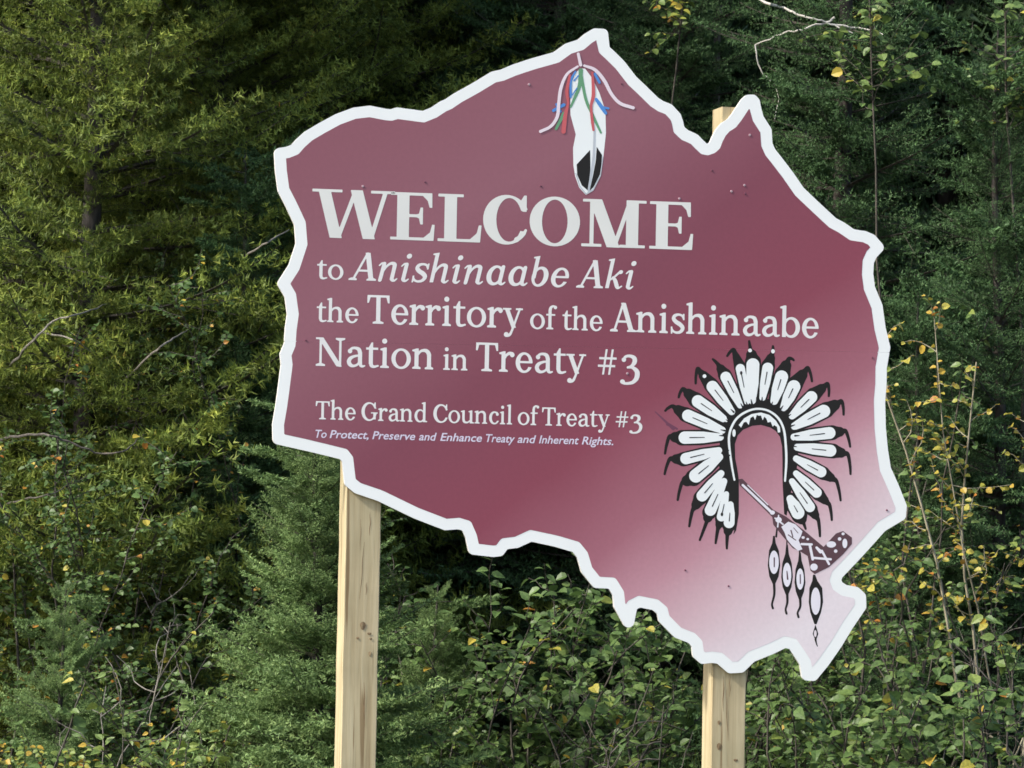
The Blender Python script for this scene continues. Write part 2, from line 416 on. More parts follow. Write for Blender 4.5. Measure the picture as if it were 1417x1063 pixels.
GB = {
 'W': (1215, [('R', 0, 652, 440, 692), ('R', 860, 652, 1215, 692), dg(355, -8, 175, 692, 178), dg(385, -8, 640, 692, 66), dg(840, -8, 650, 692, 178), dg(868, -8, 1080, 692, 66)]),
 'E': (654, [('R', 95, 0, 275, 692), ('R', 0, 650, 610, 692), ('R', 0, 0, 640, 42), ('R', 270, 335, 440, 378), ('P', [(610, 692), (614, 480), (574, 480), (545, 580), (470, 652)]), ('P', [(640, 0), (654, 235), (614, 235), (585, 120), (490, 40)]), ('P', [(478, 480), (478, 232), (440, 232), (420, 320), (370, 340), (370, 372), (420, 390), (440, 480)])]),
 'L': (640, [('R', 95, 0, 275, 692), ('R', 0, 650, 372, 692), ('R', 0, 0, 622, 42), ('P', [(622, 0), (640, 250), (600, 250), (570, 130), (470, 40)])]),
 'C': (654, [('D', ('E', 345, 346, 345, 362), ('E', 385, 346, 190, 318), ('P', [(430, 330), (500, 200), (590, 185), (760, 60), (760, 560), (590, 470), (440, 540)])), ('P', [(600, 708), (638, 708), (640, 470), (600, 470), (530, 590)]), ('S', [(500, 62, 76), (580, 118, 52), (630, 200, 40)])]),
 'O': (740, [('D', ('E', 370, 346, 370, 362), ('E', 370, 346, 188, 318))]),
 'M': (950, [('R', 120, 0, 178, 680), ('R', 655, 0, 835, 692), dg(470, -4, 200, 692, 190), dg(480, -4, 715, 692, 64), ('R', 0, 0, 296, 42), ('R', 560, 0, 935, 42), ('R', 14, 652, 270, 692), ('R', 690, 652, 950, 692)]),
}
_gc = {}
def glyph(st, ch):
    if (st, ch) in _gc: return _gc[st, ch]
    adv, pr = {'r': GR, 'i': GI, 'b': GB}[st][ch]
    g = Grid(-130, -280, adv + 170, 820, 9.0)
    f = g.f
    for p in pr: f = np.minimum(f, prim(g.X, g.Y, p))
    lo = [thin(l, 1.2) for l in contours(g, f, 7.0 if st != 'b' else 0.0)]
    V, T = fill_loops(lo)
    if st == 'i': V = V + np.stack([V[:, 1] * .2, 0 * V[:, 1]], 1)
    _gc[st, ch] = (adv, V, T)
    return _gc[st, ch]

# ------------------------------------------------------------------ the sign's own frame
TH = R(12.7)
SY = 15.4
SU = np.array([math.cos(TH), math.sin(TH), 0]); SN = np.array([-math.sin(TH), math.cos(TH), 0])   # along the board / away from the viewer
S0 = at(708, 735, SY); S0[2] = 0
def toplane(P, off=0.0):
    """photo pixel -> (u, z) on the board plane"""
    P = np.asarray(P, float); d = ray(P[..., 0], P[..., 1])
    o = np.array(CAM)
    t = ((S0 + SN * off - o) @ SN) / (d @ SN)
    Q = o + d * t[..., None] - S0
    return np.stack([Q @ SU, Q[..., 2]], -1)
sign = empty('welcome_sign', tuple(S0), TH)
tag(sign, 'maroon territory-shaped welcome sign with white border on two wooden posts', 'sign')
def layer(name, V2, T, mat, y, parent=sign):
    V = np.stack([V2[:, 0], np.full(len(V2), y), V2[:, 1]], 1)
    # make every face look at the viewer (-y)
    a, b, c = V2[T[:, 0]], V2[T[:, 1]], V2[T[:, 2]]
    cr = (b[:, 0] - a[:, 0]) * (c[:, 1] - a[:, 1]) - (b[:, 1] - a[:, 1]) * (c[:, 0] - a[:, 0])
    T = T.copy(); fl = cr < 0; T[fl] = T[fl][:, ::-1]
    return nobj(name, npmesh(name, V, T, mat), parent)

OUT = [(387.5,212.5),(398,211),(408.2,207),(416,198),(427.2,188),(447.7,175.9),(468.2,164.9),(490.6,156.7),(511.4,154.2),(533.8,158.6),(541.7,159.3),(549.6,156.7),(586,161.6),(601,155.5),(613.6,147),(621,144),(633.4,135.5),(658.4,121.7),(683.4,106.5),(694.5,104.3),(713,96.5),(735.6,89),(770.3,79.3),(786.4,67.4),(804,61.8),(814.6,52.8),(823.8,47.2),(833.8,47.6),(834.6,56.9),(836,69),(846,78),(858,90),(875.1,112.2),(887,123.2),(905.4,141.3),(914,147),(925.2,151.3),(935,162),(938,171),(939.3,179.3),(947.6,187),(955,190),(961,193),(968.6,201),(974,206),(979,207),(985,205),(989.4,201.2),(993,192),(997.5,183.5),(1004,176),(1013,170.5),(1021.3,159.6),(1032,143),(1036,139),(1041.2,138.8),(1044,142),(1045.5,151),(1049,164),(1060,181),(1061.1,200.3),(1066,211),(1073.3,220),(1090.9,243),(1105.9,265),(1128.6,286.6),(1152.3,308.6),(1164.6,315),(1179,325),(1196,327.5),(1206,332),(1215,342.6),(1206,352),(1201.5,362),(1200.5,379),(1203,399),(1213.5,424),(1218,456.2),(1224.2,481.2),(1219.3,508),(1219,533),(1217,554.5),(1218,593.8),(1221,624.2),(1225,649.3),(1237,676),(1247,701),(1246,713),(1219.7,728.7),(1200,751),(1177.6,775.3),(1158.6,795),(1156,803),(1159,811),(1168,817),(1184,820),(1190.5,826),(1191,839),(1173.6,864.4),(1157.8,890.7),(1139.4,917),(1125,934.5),(1117,934),(1114.5,917),(1104,901),(1097.2,891),(1086,888.5),(1068.3,897.3),(1039.3,909),(1025,923.2),(1011,924),(996,911),(985,909.5),(973,911),(966.3,905),(964.5,890.7),(957.3,883),(938,875.5),(918.9,856),(916.5,845),(907,837),(884.7,832.5),(874.5,837.5),(869.8,860.5),(857.5,838),(855.7,821),(847,807),(826,806),(812,788.5),(806,768),(797,757),(770,749),(734.6,741.4),(714.8,750.6),(698,752.5),(691,762),(683.2,763),(656,760),(652,742),(645.8,727.8),(635,724.5),(616.8,726),(574.6,709.6),(525.9,686),(495,675.5),(484.5,667),(483,652),(481,635.5),(475.5,628.5),(428.5,617),(385.5,607.5),(385,588),(390,559),(397,505),(395.3,491),(401,477.5),(402.7,453.8),(405.5,435),(402,409),(392.5,392.5),(407,370),(417.5,338),(415.2,309),(402.1,281),(392.4,262.3),(388.8,235)]
OUT = np.array(OUT)
g = Grid(360, 20, 1275, 965, 1.5)
f0 = sd_poly(g.X, g.Y, OUT)
seam = lambda X, Y: Y - (472.5 + (X - 400) * .0185)       # joint between the two sheets
s_ = seam(g.X, g.Y)
HB = 7.9
def solid_panel(f, name):
    lo = [thin(l, .12) for l in contours(g, f)]
    lo = [toplane(l) for l in lo if len(l) > 6]
    V, T = fill_loops(lo)
    n = len(V); t = .015
    a, b, c = V[T[:, 0]], V[T[:, 1]], V[T[:, 2]]
    cr = (b[:, 0] - a[:, 0]) * (c[:, 1] - a[:, 1]) - (b[:, 1] - a[:, 1]) * (c[:, 0] - a[:, 0])
    T[cr < 0] = T[cr < 0][:, ::-1]
    B = np.vstack(lo); m_ = len(B)
    V3 = np.vstack([np.stack([V[:, 0], np.zeros(n), V[:, 1]], 1), np.stack([V[:, 0], np.full(n, t), V[:, 1]], 1), np.stack([B[:, 0], np.zeros(m_), B[:, 1]], 1), np.stack([B[:, 0], np.full(m_, t), B[:, 1]], 1)])
    F = [T, T[:, ::-1] + n]; k = 2 * n
    for l in lo:
        i = np.arange(len(l)) + k; j = np.roll(i, -1); k += len(l)
        F += [np.stack([i, j, j + m_], 1), np.stack([i, j + m_, i + m_], 1)]
    F = np.vstack(F)
    me = npmesh(name, V3, F, M['white'])
    me.materials.append(M['edge'])
    mi = np.zeros(len(F), np.int32); mi[2 * len(T):] = 1; mi[len(T):2 * len(T)] = 1
    me.polygons.foreach_set('material_index', mi)
    o = nobj(name, me, sign)
    return o
solid_panel(np.maximum(f0 - HB, s_ + .04), 'panel')
solid_panel(np.maximum(f0 - HB, -s_ + .04), 'panel')

def print_mat():
    m, n, b = mat_new('maroon_print')
    tc = n.nodes.new('ShaderNodeTexCoord'); sp = n.nodes.new('ShaderNodeSeparateXYZ'); n.links.new(tc.outputs['Object'], sp.inputs[0])
    # printed diagonal fade; board coordinates taken from three points of the print
    A = np.array([toplane((500., 500.)), toplane((1100., 500.)), toplane((800., 800.))])
    sv = np.array([500 * .59 + 500 * .81, 1100 * .59 + 500 * .81, 800 * .59 + 800 * .81])
    cf = np.linalg.solve(np.column_stack([A, np.ones(3)]), sv)
    def math_(op, a, b_=None):
        k = n.nodes.new('ShaderNodeMath'); k.operation = op
        for i, v in enumerate((a, b_)):
            if v is None: continue
            if isinstance(v, (int, float)): k.inputs[i].default_value = v
            else: n.links.new(v, k.inputs[i])
        return k.outputs[0]
    s = math_('ADD', math_('ADD', math_('MULTIPLY', sp.outputs[0], float(cf[0])), math_('MULTIPLY', sp.outputs[2], float(cf[1]))), float(cf[2]))
    nz = n.nodes.new('ShaderNodeTexNoise'); nz.inputs['Scale'].default_value = 1.3; nz.inputs['Detail'].default_value = 2
    n.links.new(tc.outputs['Object'], nz.inputs['Vector'])
    s = math_('ADD', s, math_('MULTIPLY', math_('SUBTRACT', nz.outputs['Fac'], .5), 90.0))
    fac = math_('DIVIDE', math_('SUBTRACT', s, 350.0), 1100.0)
    q = lambda v: (v - 350) / 1100
    r = ramp(n, [(q(400), srgb(139, 86, 97)), (q(620), srgb(145, 94, 105)), (q(820), srgb(129, 70, 84)), (q(983), srgb(138, 69, 84)), (q(1118), srgb(163, 103, 116)), (q(1190), srgb(190, 140, 151)), (q(1255), srgb(211, 180, 186)), (q(1350), srgb(228, 217, 220))])
    n.links.new(fac, r.inputs[0])
    # faint fine print grain
    n2 = n.nodes.new('ShaderNodeTexNoise'); n2.inputs['Scale'].default_value = 60; n2.inputs['Detail'].default_value = 3
    n.links.new(tc.outputs['Object'], n2.inputs['Vector'])
    r2 = ramp(n, [(.3, (.97, .97, .97)), (.7, (1.03, 1.03, 1.03))]); n.links.new(n2.outputs['Fac'], r2.inputs[0])
    mx = n.nodes.new('ShaderNodeMix'); mx.data_type = 'RGBA'; mx.blend_type = 'MULTIPLY'; mx.inputs[0].default_value = 1
    n.links.new(r.outputs[0], mx.inputs[6]); n.links.new(r2.outputs[0], mx.inputs[7])
    n.links.new(mx.outputs[2], b.inputs['Base Color'])
    b.inputs['Roughness'].default_value = .42; b.inputs['Specular IOR Level'].default_value = .35
    return m
M['print'] = print_mat()
def flat_from(f, name, mat, y, gg, eps=.12):
    lo = [thin(l, eps) for l in contours(gg, f)]
    lo = [toplane(l) for l in lo if len(l) > 4]
    V, T = fill_loops(lo)
    return layer(name, V, T, mat, y)
flat_from(np.maximum(f0 + HB, s_ + .04), 'maroon_face', M['print'], -.0004, g)
flat_from(np.maximum(f0 + HB, -s_ + .04), 'maroon_face', M['print'], -.0004, g)

# words: text, style, em height in photo pixels, x0, x1 of the ink, baseline y at x0
def word(txt, st, em, x0, x1, yb, sl):
    Vs = []; Ts = []; x = 0; k = 0
    for ch in txt:
        adv, V, T = glyph(st, ch)
        Vs.append(V + [x, 0]); Ts.append(T + k); k += len(V); x += adv
    V = np.vstack(Vs); T = np.vstack(Ts)
    a, b = V[:, 0].min(), V[:, 0].max()
    X = x0 + (V[:, 0] - a) / (b - a) * (x1 - x0)
    Y = yb + (X - x0) * sl - V[:, 1] / 1000 * em
    X = X + (V[:, 1] / 1000 * em) * .019
    return np.stack([X, Y], 1), T
def line(name, words, mat, sl, xr, yr):
    Vs = []; Ts = []; k = 0
    for (t, st, em, x0, x1) in words:
        V, T = word(t, st, em, x0, x1, yr + (x0 - xr) * sl, sl)
        Vs.append(toplane(V)); Ts.append(T + k); k += len(V)
    o = layer(name, np.vstack(Vs), np.vstack(Ts), mat, -.0009)
    return o
zx = lambda v: 420 + v / 2.53
line('welcome_lettering', [('W', 'b', 96, zx(28), zx(318)), ('E', 'b', 95, zx(303), zx(458)), ('L', 'b', 95, zx(469), zx(622)), ('C', 'b', 95, zx(627), zx(782)), ('O', 'b', 95, zx(790), zx(966)), ('M', 'b', 95, zx(972), zx(1198)), ('E', 'b', 95, zx(1210), zx(1363))], M['letter_big'], .0355, 461, 328.6)
line('lettering', [('to', 'r', 42, 438.5, 475), ('Anishinaabe', 'i', 54, 482, 787), ('Aki', 'i', 54, 797, 880)], M['letter'], .033, 439, 385.8)
line('lettering', [('the', 'r', 43, 438, 496), ('Territory', 'r', 56, 507.6, 723), ('of', 'r', 43, 733.2, 770.3), ('the', 'r', 43, 778, 833.7), ('Anishinaabe', 'r', 56, 844, 1132.5)], M['letter'], .0327, 438, 445.0)
line('lettering', [('Nation', 'r', 56, 436.5, 599.3), ('in', 'r', 43, 613.2, 646.7), ('Treaty', 'r', 56, 658, 810.5), ('#', 'r', 54, 827, 852.8), ('3', 'r', 58, 858, 885.2)], M['letter'], .0320, 437, 505.9)
line('lettering', [('The', 'r', 35.5, 436.5, 492), ('Grand', 'r', 35.5, 499.9, 591), ('Council', 'r', 35.5, 599.3, 708.5), ('of', 'r', 35.5, 716.2, 745.6), ('Treaty', 'r', 35.5, 749.7, 843.5), ('#', 'r', 34, 851.7, 869.2), ('3', 'r', 37, 870.8, 888.8)], M['letter'], .0275, 440, 580.0)
# motto in a slanted plain face
mv = []; mt = []; k = 0
for t, x0, x1 in [('To', 436.5, 452), ('Protect,', 456, 510), ('Preserve', 515, 574.5), ('and', 579.7, 604.4), ('Enhance', 609, 667), ('Treaty', 672.4, 712.6), ('and', 716, 742), ('Inherent', 745.6, 801), ('Rights.', 805, 848.6)]:
    c = bpy.data.curves.new('motto', 'FONT'); c.body = t; c.size = 1; c.shear = .25; c.offset = .014; c.resolution_u = 3
    o = bpy.data.objects.new('motto', c); COL.objects.link(o)
    me = o.to_mesh(depsgraph=bpy.context.evaluated_depsgraph_get()) if False else None
    dg_ = bpy.context.evaluated_depsgraph_get(); dg_.update()
    me = bpy.data.meshes.new_from_object(o.evaluated_get(dg_))
    me.calc_loop_triangles()
    V = np.array([v.co[:2] for v in me.vertices]); T = np.array([t_.vertices[:] for t_ in me.loop_triangles])
    bpy.data.objects.remove(o); bpy.data.curves.remove(c); bpy.data.meshes.remove(me)
    a, b = V[:, 0].min(), V[:, 0].max()
    X = x0 + (V[:, 0] - a) / (b - a) * (x1 - x0); Y = 605.6 + (X - 437) * .0255 - V[:, 1] * 15.6
    mv.append(toplane(np.stack([X, Y], 1))); mt.append(T + k); k += len(V)
layer('motto_lettering', np.vstack(mv), np.vstack(mt), M['motto'], -.0009)

# ------------------------------------------------------------------ printed pictures
def art(name, prims, mat, y, box, z=None, h=.45, piece=None, par=None):
    """prims in zoomed-picture units; z = (x0, y0, scale) brings them to photo pixels"""
    x0, y0, sc = z
    gg = Grid(box[0], box[1], box[2], box[3], h)
    f = gg.f
    for p in prims:
        q = scale_prim(p, x0, y0, sc)
        bb = bounds(q)
        sl = gg.sub(*bb, 4)
        if f[sl].size: f[sl] = np.minimum(f[sl], prim(gg.X[sl], gg.Y[sl], q))
    lo = [thin(l, .06) for l in contours(gg, f)]
    lo = [toplane(l) for l in lo if len(l) > 5]
    first = None
    for grp in group_loops(lo):                 # every separate printed piece is its own part
        if abs(area2(grp[0])) < 2e-5: continue
        V, T = fill_loops(grp)
        o = layer(name if first is None or piece is None else piece, V, T, mat, y, par or sign)
        first = first or o
    return first
def scale_prim(p, x0, y0, s):
    k = p[0]
    if k == 'R': return ('R', x0 + p[1] / s, y0 + p[2] / s, x0 + p[3] / s, y0 + p[4] / s)
    if k == 'E': return ('E', x0 + p[1] / s, y0 + p[2] / s, p[3] / s, p[4] / s)
    if k == 'P': return ('P', [(x0 + a / s, y0 + b / s) for a, b in p[1]])
    if k in 'SL': return (k, [(x0 + a / s, y0 + b / s, w / s) for a, b, w in p[1]])
    return (k,) + tuple(scale_prim(q, x0, y0, s) for q in p[1:])
def bounds(p):
    k = p[0]
    if k == 'R': return p[1:5]
    if k == 'E': return (p[1] - p[3], p[2] - p[4], p[1] + p[3], p[2] + p[4])
    if k == 'P': a = np.array(p[1]); return (*a.min(0), *a.max(0))
    if k in 'SL': a = np.array(p[1]); w = a[:, 2].max() / 2 + 2; return (*(a[:, :2].min(0) - w), *(a[:, :2].max(0) + w))
    return bounds(p[1])
Z4 = (910, 460, 960 / 280.)
FE = [((345,815),(338,915),20,[(330,965),(328,1025)]),((326,765),(300,885),17,[(285,935),(275,1000)]),((315,705),(245,855),21,[(232,900),(200,985)]),((302,668),(203,785),21,[(165,845),(150,920)]),((293,590),(170,690),25,[(115,715),(95,795)]),((292,560),(122,602),21,[(58,600),(33,672)]),((298,497),(115,500),23,[(55,495),(35,575)]),((308,465),(132,390),22,[(70,350),(36,372)]),((312,410),(180,320),23,[(120,268),(100,308)]),((352,378),(252,248),22,[(190,172),(180,242)]),((392,348),(318,202),20,[(285,150),(262,128)]),((424,332),(390,162),17,[(360,82),(330,112)]),((448,325),(452,140),33,[(440,80),(434,42)]),((497,312),(524,158),20,[(545,95),(547,66)]),((552,328),(592,198),24,[(622,125),(645,132)]),((598,358),(652,245),24,[(712,168),(732,232)]),((636,398),(738,298),22,[(806,244),(812,302)]),((648,446),(800,368),24,[(872,326),(882,390)]),((645,497),(828,476),22,[(892,468),(913,542)]),((660,545),(832,563),22,[(902,578),(915,672)]),((655,598),(785,668),20,[(848,705),(868,797)]),((655,668),(762,768),19,[(815,818),(826,890)]),((636,705),(728,838),19,[(762,890),(770,967)]),((628,788),(672,868),24,[(690,900),(702,932)])]
blk = []; wht = []; mid = []
for (a, b, w, tip) in FE:
    a = np.array(a, float); b = np.array(b, float); d = (b - a) / np.hypot(*(b - a))
    t0, t1 = np.array(tip[0], float), np.array(tip[1], float)
    big = w > 30
    w = w * (1.08 if big else 1.48)
    blk.append(('L', [(*a, w * 1.6), (*(a + (b - a) * .5), w * 1.9 + 9), (*b, w * 1.9 + 9)]))
    blk.append(('L', [(*b, w * 1.9 + 9), (*(b * .45 + t0 * .55), w * 1.45), (*(b * .12 + t0 * .88), 22), (*t0, 16)]))
    blk.append(('S', [(*(b * .3 + t0 * .7), 24), (*t0, 18), (*(t0 * .45 + t1 * .55 + (t0 - b) * .05), 14), (*t1, 11)]))
    wht.append(('L', [(*(a + d * 2), w * 1.02), (*(a + (b - a) * .45), w * 1.62), (*(b - d * w * .40), w * 1.74)]))
    if big: continue
    mid.append(('L', [(*(a + (b - a) * .42), 3.5), (*(a + (b - a) * .80), 5)]))
    if w < 28: mid.append(('E', *(a + (b - a) * .82), 6, 9))
# dark band behind the feather roots, hole cut out
band_o = [(358,962),(372,900),(330,830),(318,760),(300,700),(292,640),(292,580),(296,500),(306,450),(330,400),(370,352),(430,326),(500,312),(570,326),(620,370),(652,440),(662,520),(668,600),(655,670),(640,730),(622,800),(612,870),(600,862),(592,700)]
hole = [(592,700),(592,600),(590,540),(580,495),(560,468),(535,452),(490,439),(450,443),(405,462),(380,488),(366,530),(368,600),(378,650),(385,700),(385,860),(372,940),(358,962)]
blk.append(('P', band_o + hole))
hd = art('headdress', blk, M['ink'], -.0007, (908, 462, 1188, 770), Z4)
for k in range(6, 24, 3): pass
teeth = ('P', [(384,440),(410,408),(445,388),(490,380),(530,392),(560,418),(580,450),(582,474),(570,476),(566,448),(552,440),(546,448),(536,424),(522,428),(516,410),(506,400),(498,418),(490,394),(480,396),(470,392),(462,416),(454,398),(440,406),(432,440),(420,424),(408,428),(396,452)])
band = [('S', [(364,700,9),(348,610,10),(338,500,11),(360,430,11),(400,388,11),(460,364,10),(520,370,10),(570,405,11),(598,460,11),(608,540,11),(610,620,11),(604,705,9)]), teeth, ('E', 362, 478, 8, 18), ('E', 438, 86, 9, 9), ('E', 547, 90, 9, 10), ('E', 222, 208, 9, 9), ('E', 325, 418, 7, 8)]
art('feather', wht + band, M['feather_white'], -.0012, (908, 462, 1188, 770), Z4, par=hd)
ragged = []
for i in range(30):
    a_ = R(150 + i * 240 / 29); rr = 168 + 6 * math.sin(i * 5.1)
    x_, y_ = 482 + rr * .98 * math.cos(a_), 500 + rr * math.sin(a_)
    ragged.append(('L', [(x_, y_, 9), (x_ + 20 * math.cos(a_), y_ + 20 * math.sin(a_), 3)]))
art('feather_line', mid + ragged, M['ink'], -.0016, (908, 462, 1188, 770), Z4, par=hd)

Z5 = (1010, 640, 736 / 180.)
B5 = (1008, 655, 1190, 900)
def spindle(x, yt, y0, y1, w, yb, xb):
    return [('P', [(x - 5, yt), (x + 5, yt), (x + 10, yt + (y0 - yt) * .5), (x + w * .8, y0), (x + w, (y0 + y1) / 2), (x + w * .75, y1 - 20), (x + 6, y1 + 25), (x - 6, y1 + 25), (x - w * .75, y1 - 20), (x - w, (y0 + y1) / 2), (x - w * .8, y0), (x - 10, yt + (y0 - yt) * .5)]), ('S', [(x, y1, 16), (x + 2, (y1 + yb) / 2, 13), (xb - 5, yb - 25, 11), (xb, yb, 13)])]
hang = spindle(249, 415, 500, 665, 35, 825, 243) + spindle(323, 465, 570, 725, 33, 855, 320) + spindle(396, 510, 605, 750, 31, 875, 388)
hang += [('P', [(470, 635), (482, 635), (495, 670), (522, 710), (527, 790), (515, 850), (490, 915), (478, 915), (455, 850), (446, 790), (450, 710), (466, 670)]), ('D', ('P', [(484, 915), (500, 970), (486, 1010), (468, 970)]), ('E', 483, 968, 8, 20)), ('S', [(484, 1000, 12), (488, 1020, 8), (495, 1040, 5)]), ('L', [(268, 360, 9), (262, 420, 11)]), ('L', [(322, 430, 6), (322, 480, 8)]), ('L', [(395, 490, 8), (394, 520, 8)])]
art('hanging_feather', hang, M['ink'], -.0007, B5, Z5)
body = ('P', [(50, 95), (70, 92), (245, 268), (320, 308), (420, 385), (530, 478), (600, 402), (640, 388), (690, 425), (690, 462), (640, 520), (560, 592), (480, 632), (455, 612), (440, 530), (400, 505), (355, 485), (300, 420), (245, 352), (240, 310), (180, 250), (55, 130)])
pp = art('pipe', [body], M['pipe_brown'], -.0010, B5, Z5)
pale = [('L', [(72, 128, 13), (235, 282, 15)]), ('L', [(100, 128, 5), (215, 240, 5)]), ('E', 240, 284, 14, 12), ('E', 275, 325, 18, 16), ('L', [(255, 315, 8), (300, 350, 9)]), ('L', [(275, 300, 8), (270, 365, 8)]),
  ('P', [(290, 365), (330, 335), (370, 350), (410, 390), (400, 420), (388, 440), (400, 470), (410, 492), (385, 500), (350, 470), (322, 435), (308, 395)]),
  ('L', [(405, 462, 13), (462, 464, 13)]), ('L', [(452, 470, 15), (468, 548, 15)]), ('L', [(470, 540, 13), (570, 548, 13)]), ('L', [(490, 482, 14), (512, 505, 20)]), ('L', [(520, 500, 13), (560, 575, 13)]), ('E', 475, 592, 21, 20), ('E', 573, 464, 27, 18), ('E', 650, 458, 14, 27), ('E', 620, 433, 10, 10), ('E', 598, 502, 10, 10), ('E', 640, 404, 9, 8), ('E', 414, 425, 9, 8), ('E', 440, 434, 8, 7),
  ('E', 249, 565, 27, 66), ('E', 323, 636, 24, 68), ('E', 397, 660, 21, 60), ('E', 485, 785, 27, 77)]
art('pipe_pattern', pale, M['pipe_pale'], -.0015, B5, Z5, par=pp)
art('pipe_mark', [('L', [(345, 385, 7), (355, 420, 6)]), ('L', [(330, 410, 6), (372, 440, 5)]), ('L', [(360, 370, 4), (385, 400, 4)]), ('L', [(250, 540, 7), (250, 590, 6)]), ('L', [(322, 615, 5), (326, 660, 9)]), ('L', [(397, 635, 6), (398, 685, 6)])], M['pipe_brown'], -.0019, B5, Z5, par=pp)

Z1 = (730, 60, 773 / 160.)
B1 = (735, 66, 892, 280)
fb = [(352, 168), (320, 200), (295, 260), (285, 400), (287, 480), (322, 610), (304, 700), (306, 815), (318, 890), (345, 965), (390, 1014), (440, 985), (488, 890), (508, 750), (524, 600), (520, 450), (480, 330), (430, 230), (385, 170)]
art('eagle_feather', [('P', fb)], M['feather_white'], -.0007, B1, Z1)
art('eagle_feather_tip', [('P', [(328, 810), (418, 712), (420, 840), (404, 985), (362, 950), (332, 880)]), ('P', [(462, 692), (498, 748), (490, 865), (442, 960), (414, 988), (440, 870), (456, 780)])], M['ink'], -.0011, B1, Z1)
art('feather_edge', [('L', [(322, 870, 7), (348, 955, 7), (390, 1008, 8), (440, 978, 7), (486, 885, 7), (504, 760, 6)]), ('S', [(446, 590, 12), (438, 780, 14), (405, 988, 10)])], M['shaft'], -.0015, B1, Z1)
art('green_ribbon', [('S', [(356, 182, 30), (345, 290, 26), (288, 425, 14)]), ('S', [(358, 210, 20), (388, 370, 20), (430, 470, 20), (490, 598, 14)]), ('L', [(242, 470, 24), (190, 572, 18)])], M['green_ink'], -.0013, B1, Z1)
art('blue_ribbon', [('S', [(320, 190, 12), (290, 250, 16), (288, 360, 14)]), ('L', [(340, 215, 8), (310, 250, 10)]), ('L', [(172, 450, 20), (242, 412, 22)]), ('L', [(192, 408, 16), (218, 456, 18)]), ('L', [(450, 205, 18), (480, 262, 18)]), ('S', [(458, 375, 20), (490, 420, 26), (522, 468, 20)]), ('L', [(490, 425, 14), (540, 436, 14)]), ('L', [(330, 300, 7), (298, 345, 8)])], M['blue_ink'], -.0017, B1, Z1)
art('red_ribbon', [('S', [(282, 215, 16), (262, 320, 22), (270, 400, 16), (252, 480, 26), (240, 590, 30)]), ('S', [(432, 195, 14), (440, 340, 24), (424, 420, 18), (432, 520, 20), (440, 580, 16)])], M['red_ink'], -.0021, B1, Z1)
art('leather_lace', [('S', [(338, 72, 20), (346, 110, 20), (354, 145, 22)]), ('S', [(335, 155, 14), (262, 208, 18), (222, 300, 22), (208, 400, 22), (198, 490, 22), (155, 555, 20), (85, 590, 20)]), ('S', [(378, 150, 16), (450, 178, 22), (512, 250, 24), (560, 340, 22), (618, 402, 22), (705, 432, 22)])], M['lace'], -.0025, B1, Z1)
# old pen smudges beside the headdress
art('smudge', [('L', [(25, 455, 5), (120, 545, 16)]), ('L', [(90, 520, 18), (140, 545, 10)])], flat_mat('smudge_grey', srgb(112, 66, 86), .5), -.0007, (900, 560, 945, 605), (900, 450, 1329 / 350.))
# screw heads
gcirc = np.linspace(0, 2 * math.pi, 13)[:-1]
def disc(px, py, r, mat, name='screw'):
    c = toplane((float(px), float(py)))
    V = [(c[0], -.0035, c[1])] + [(c[0] + r * math.cos(a), -.0028, c[1] + r * math.sin(a)) for a in gcirc] + [(c[0] + r * 1.05 * math.cos(a), .0, c[1] + r * 1.05 * math.sin(a)) for a in gcirc]
    F = [(0, 1 + i, 1 + (i + 1) % 12) for i in range(12)]
    for i in range(12): j = (i + 1) % 12; F += [(1 + i, 13 + i, 13 + j), (1 + i, 13 + j, 1 + j)]
    nobj(name, npmesh(name, np.array(V), np.array(F)[:, ::-1], mat), sign)
for p in [(1012, 265), (1030, 256.5), (1037.5, 187), (732, 117), (502, 258), (868, 517), (940, 275)]: disc(*p, .0048, M['screw'])
for p in [(588, 252), (748, 257.5), (1031, 268), (1207, 495), (423, 471), (860, 116), (948, 789), (1227, 706), (1008, 811), (985, 236)]: disc(*p, .0036, M['screw_dark'])

# ------------------------------------------------------------------ posts
def post(px, py, ztop, name='post', lab=None):
    u = toplane(np.array([float(px), float(py)]), .015)[0]
    w = .138
    y0 = .0155
    c = .003
    # outline with slightly worn corners, rings up the post with tiny waver
    prof = np.array([(c, 0), (w - c, 0), (w, c), (w, w - c), (w - c, w), (c, w), (0, w - c), (0, c)])
    zs = np.linspace(-.3, ztop, 30); V = []
    r2 = np.random.default_rng(int(px))
    for z in zs:
        j = r2.normal(0, .0006, 2)
        V += [(u + p[0] + j[0], y0 + p[1] + abs(j[1]), z) for p in prof]
    n = len(prof); F = []
    for i in range(len(zs) - 1):
        for k in range(n):
            a = i * n + k; b = i * n + (k + 1) % n
            F += [(a, b, b + n), (a, b + n, a + n)]
    t = (len(zs) - 1) * n
    F += [(t, t + k, t + k + 1) for k in range(1, n - 1)]
    o = nobj(name, npmesh(name, np.array(V), np.array(F), M['post']), sign)
    if lab: o['label'] = lab
    return o, u
zt = toplane((1003.5, 148.), .015)[1]
pl, ul = post(478.8, 700, 2.35)
pr, ur = post(985.6, 950, float(zt))
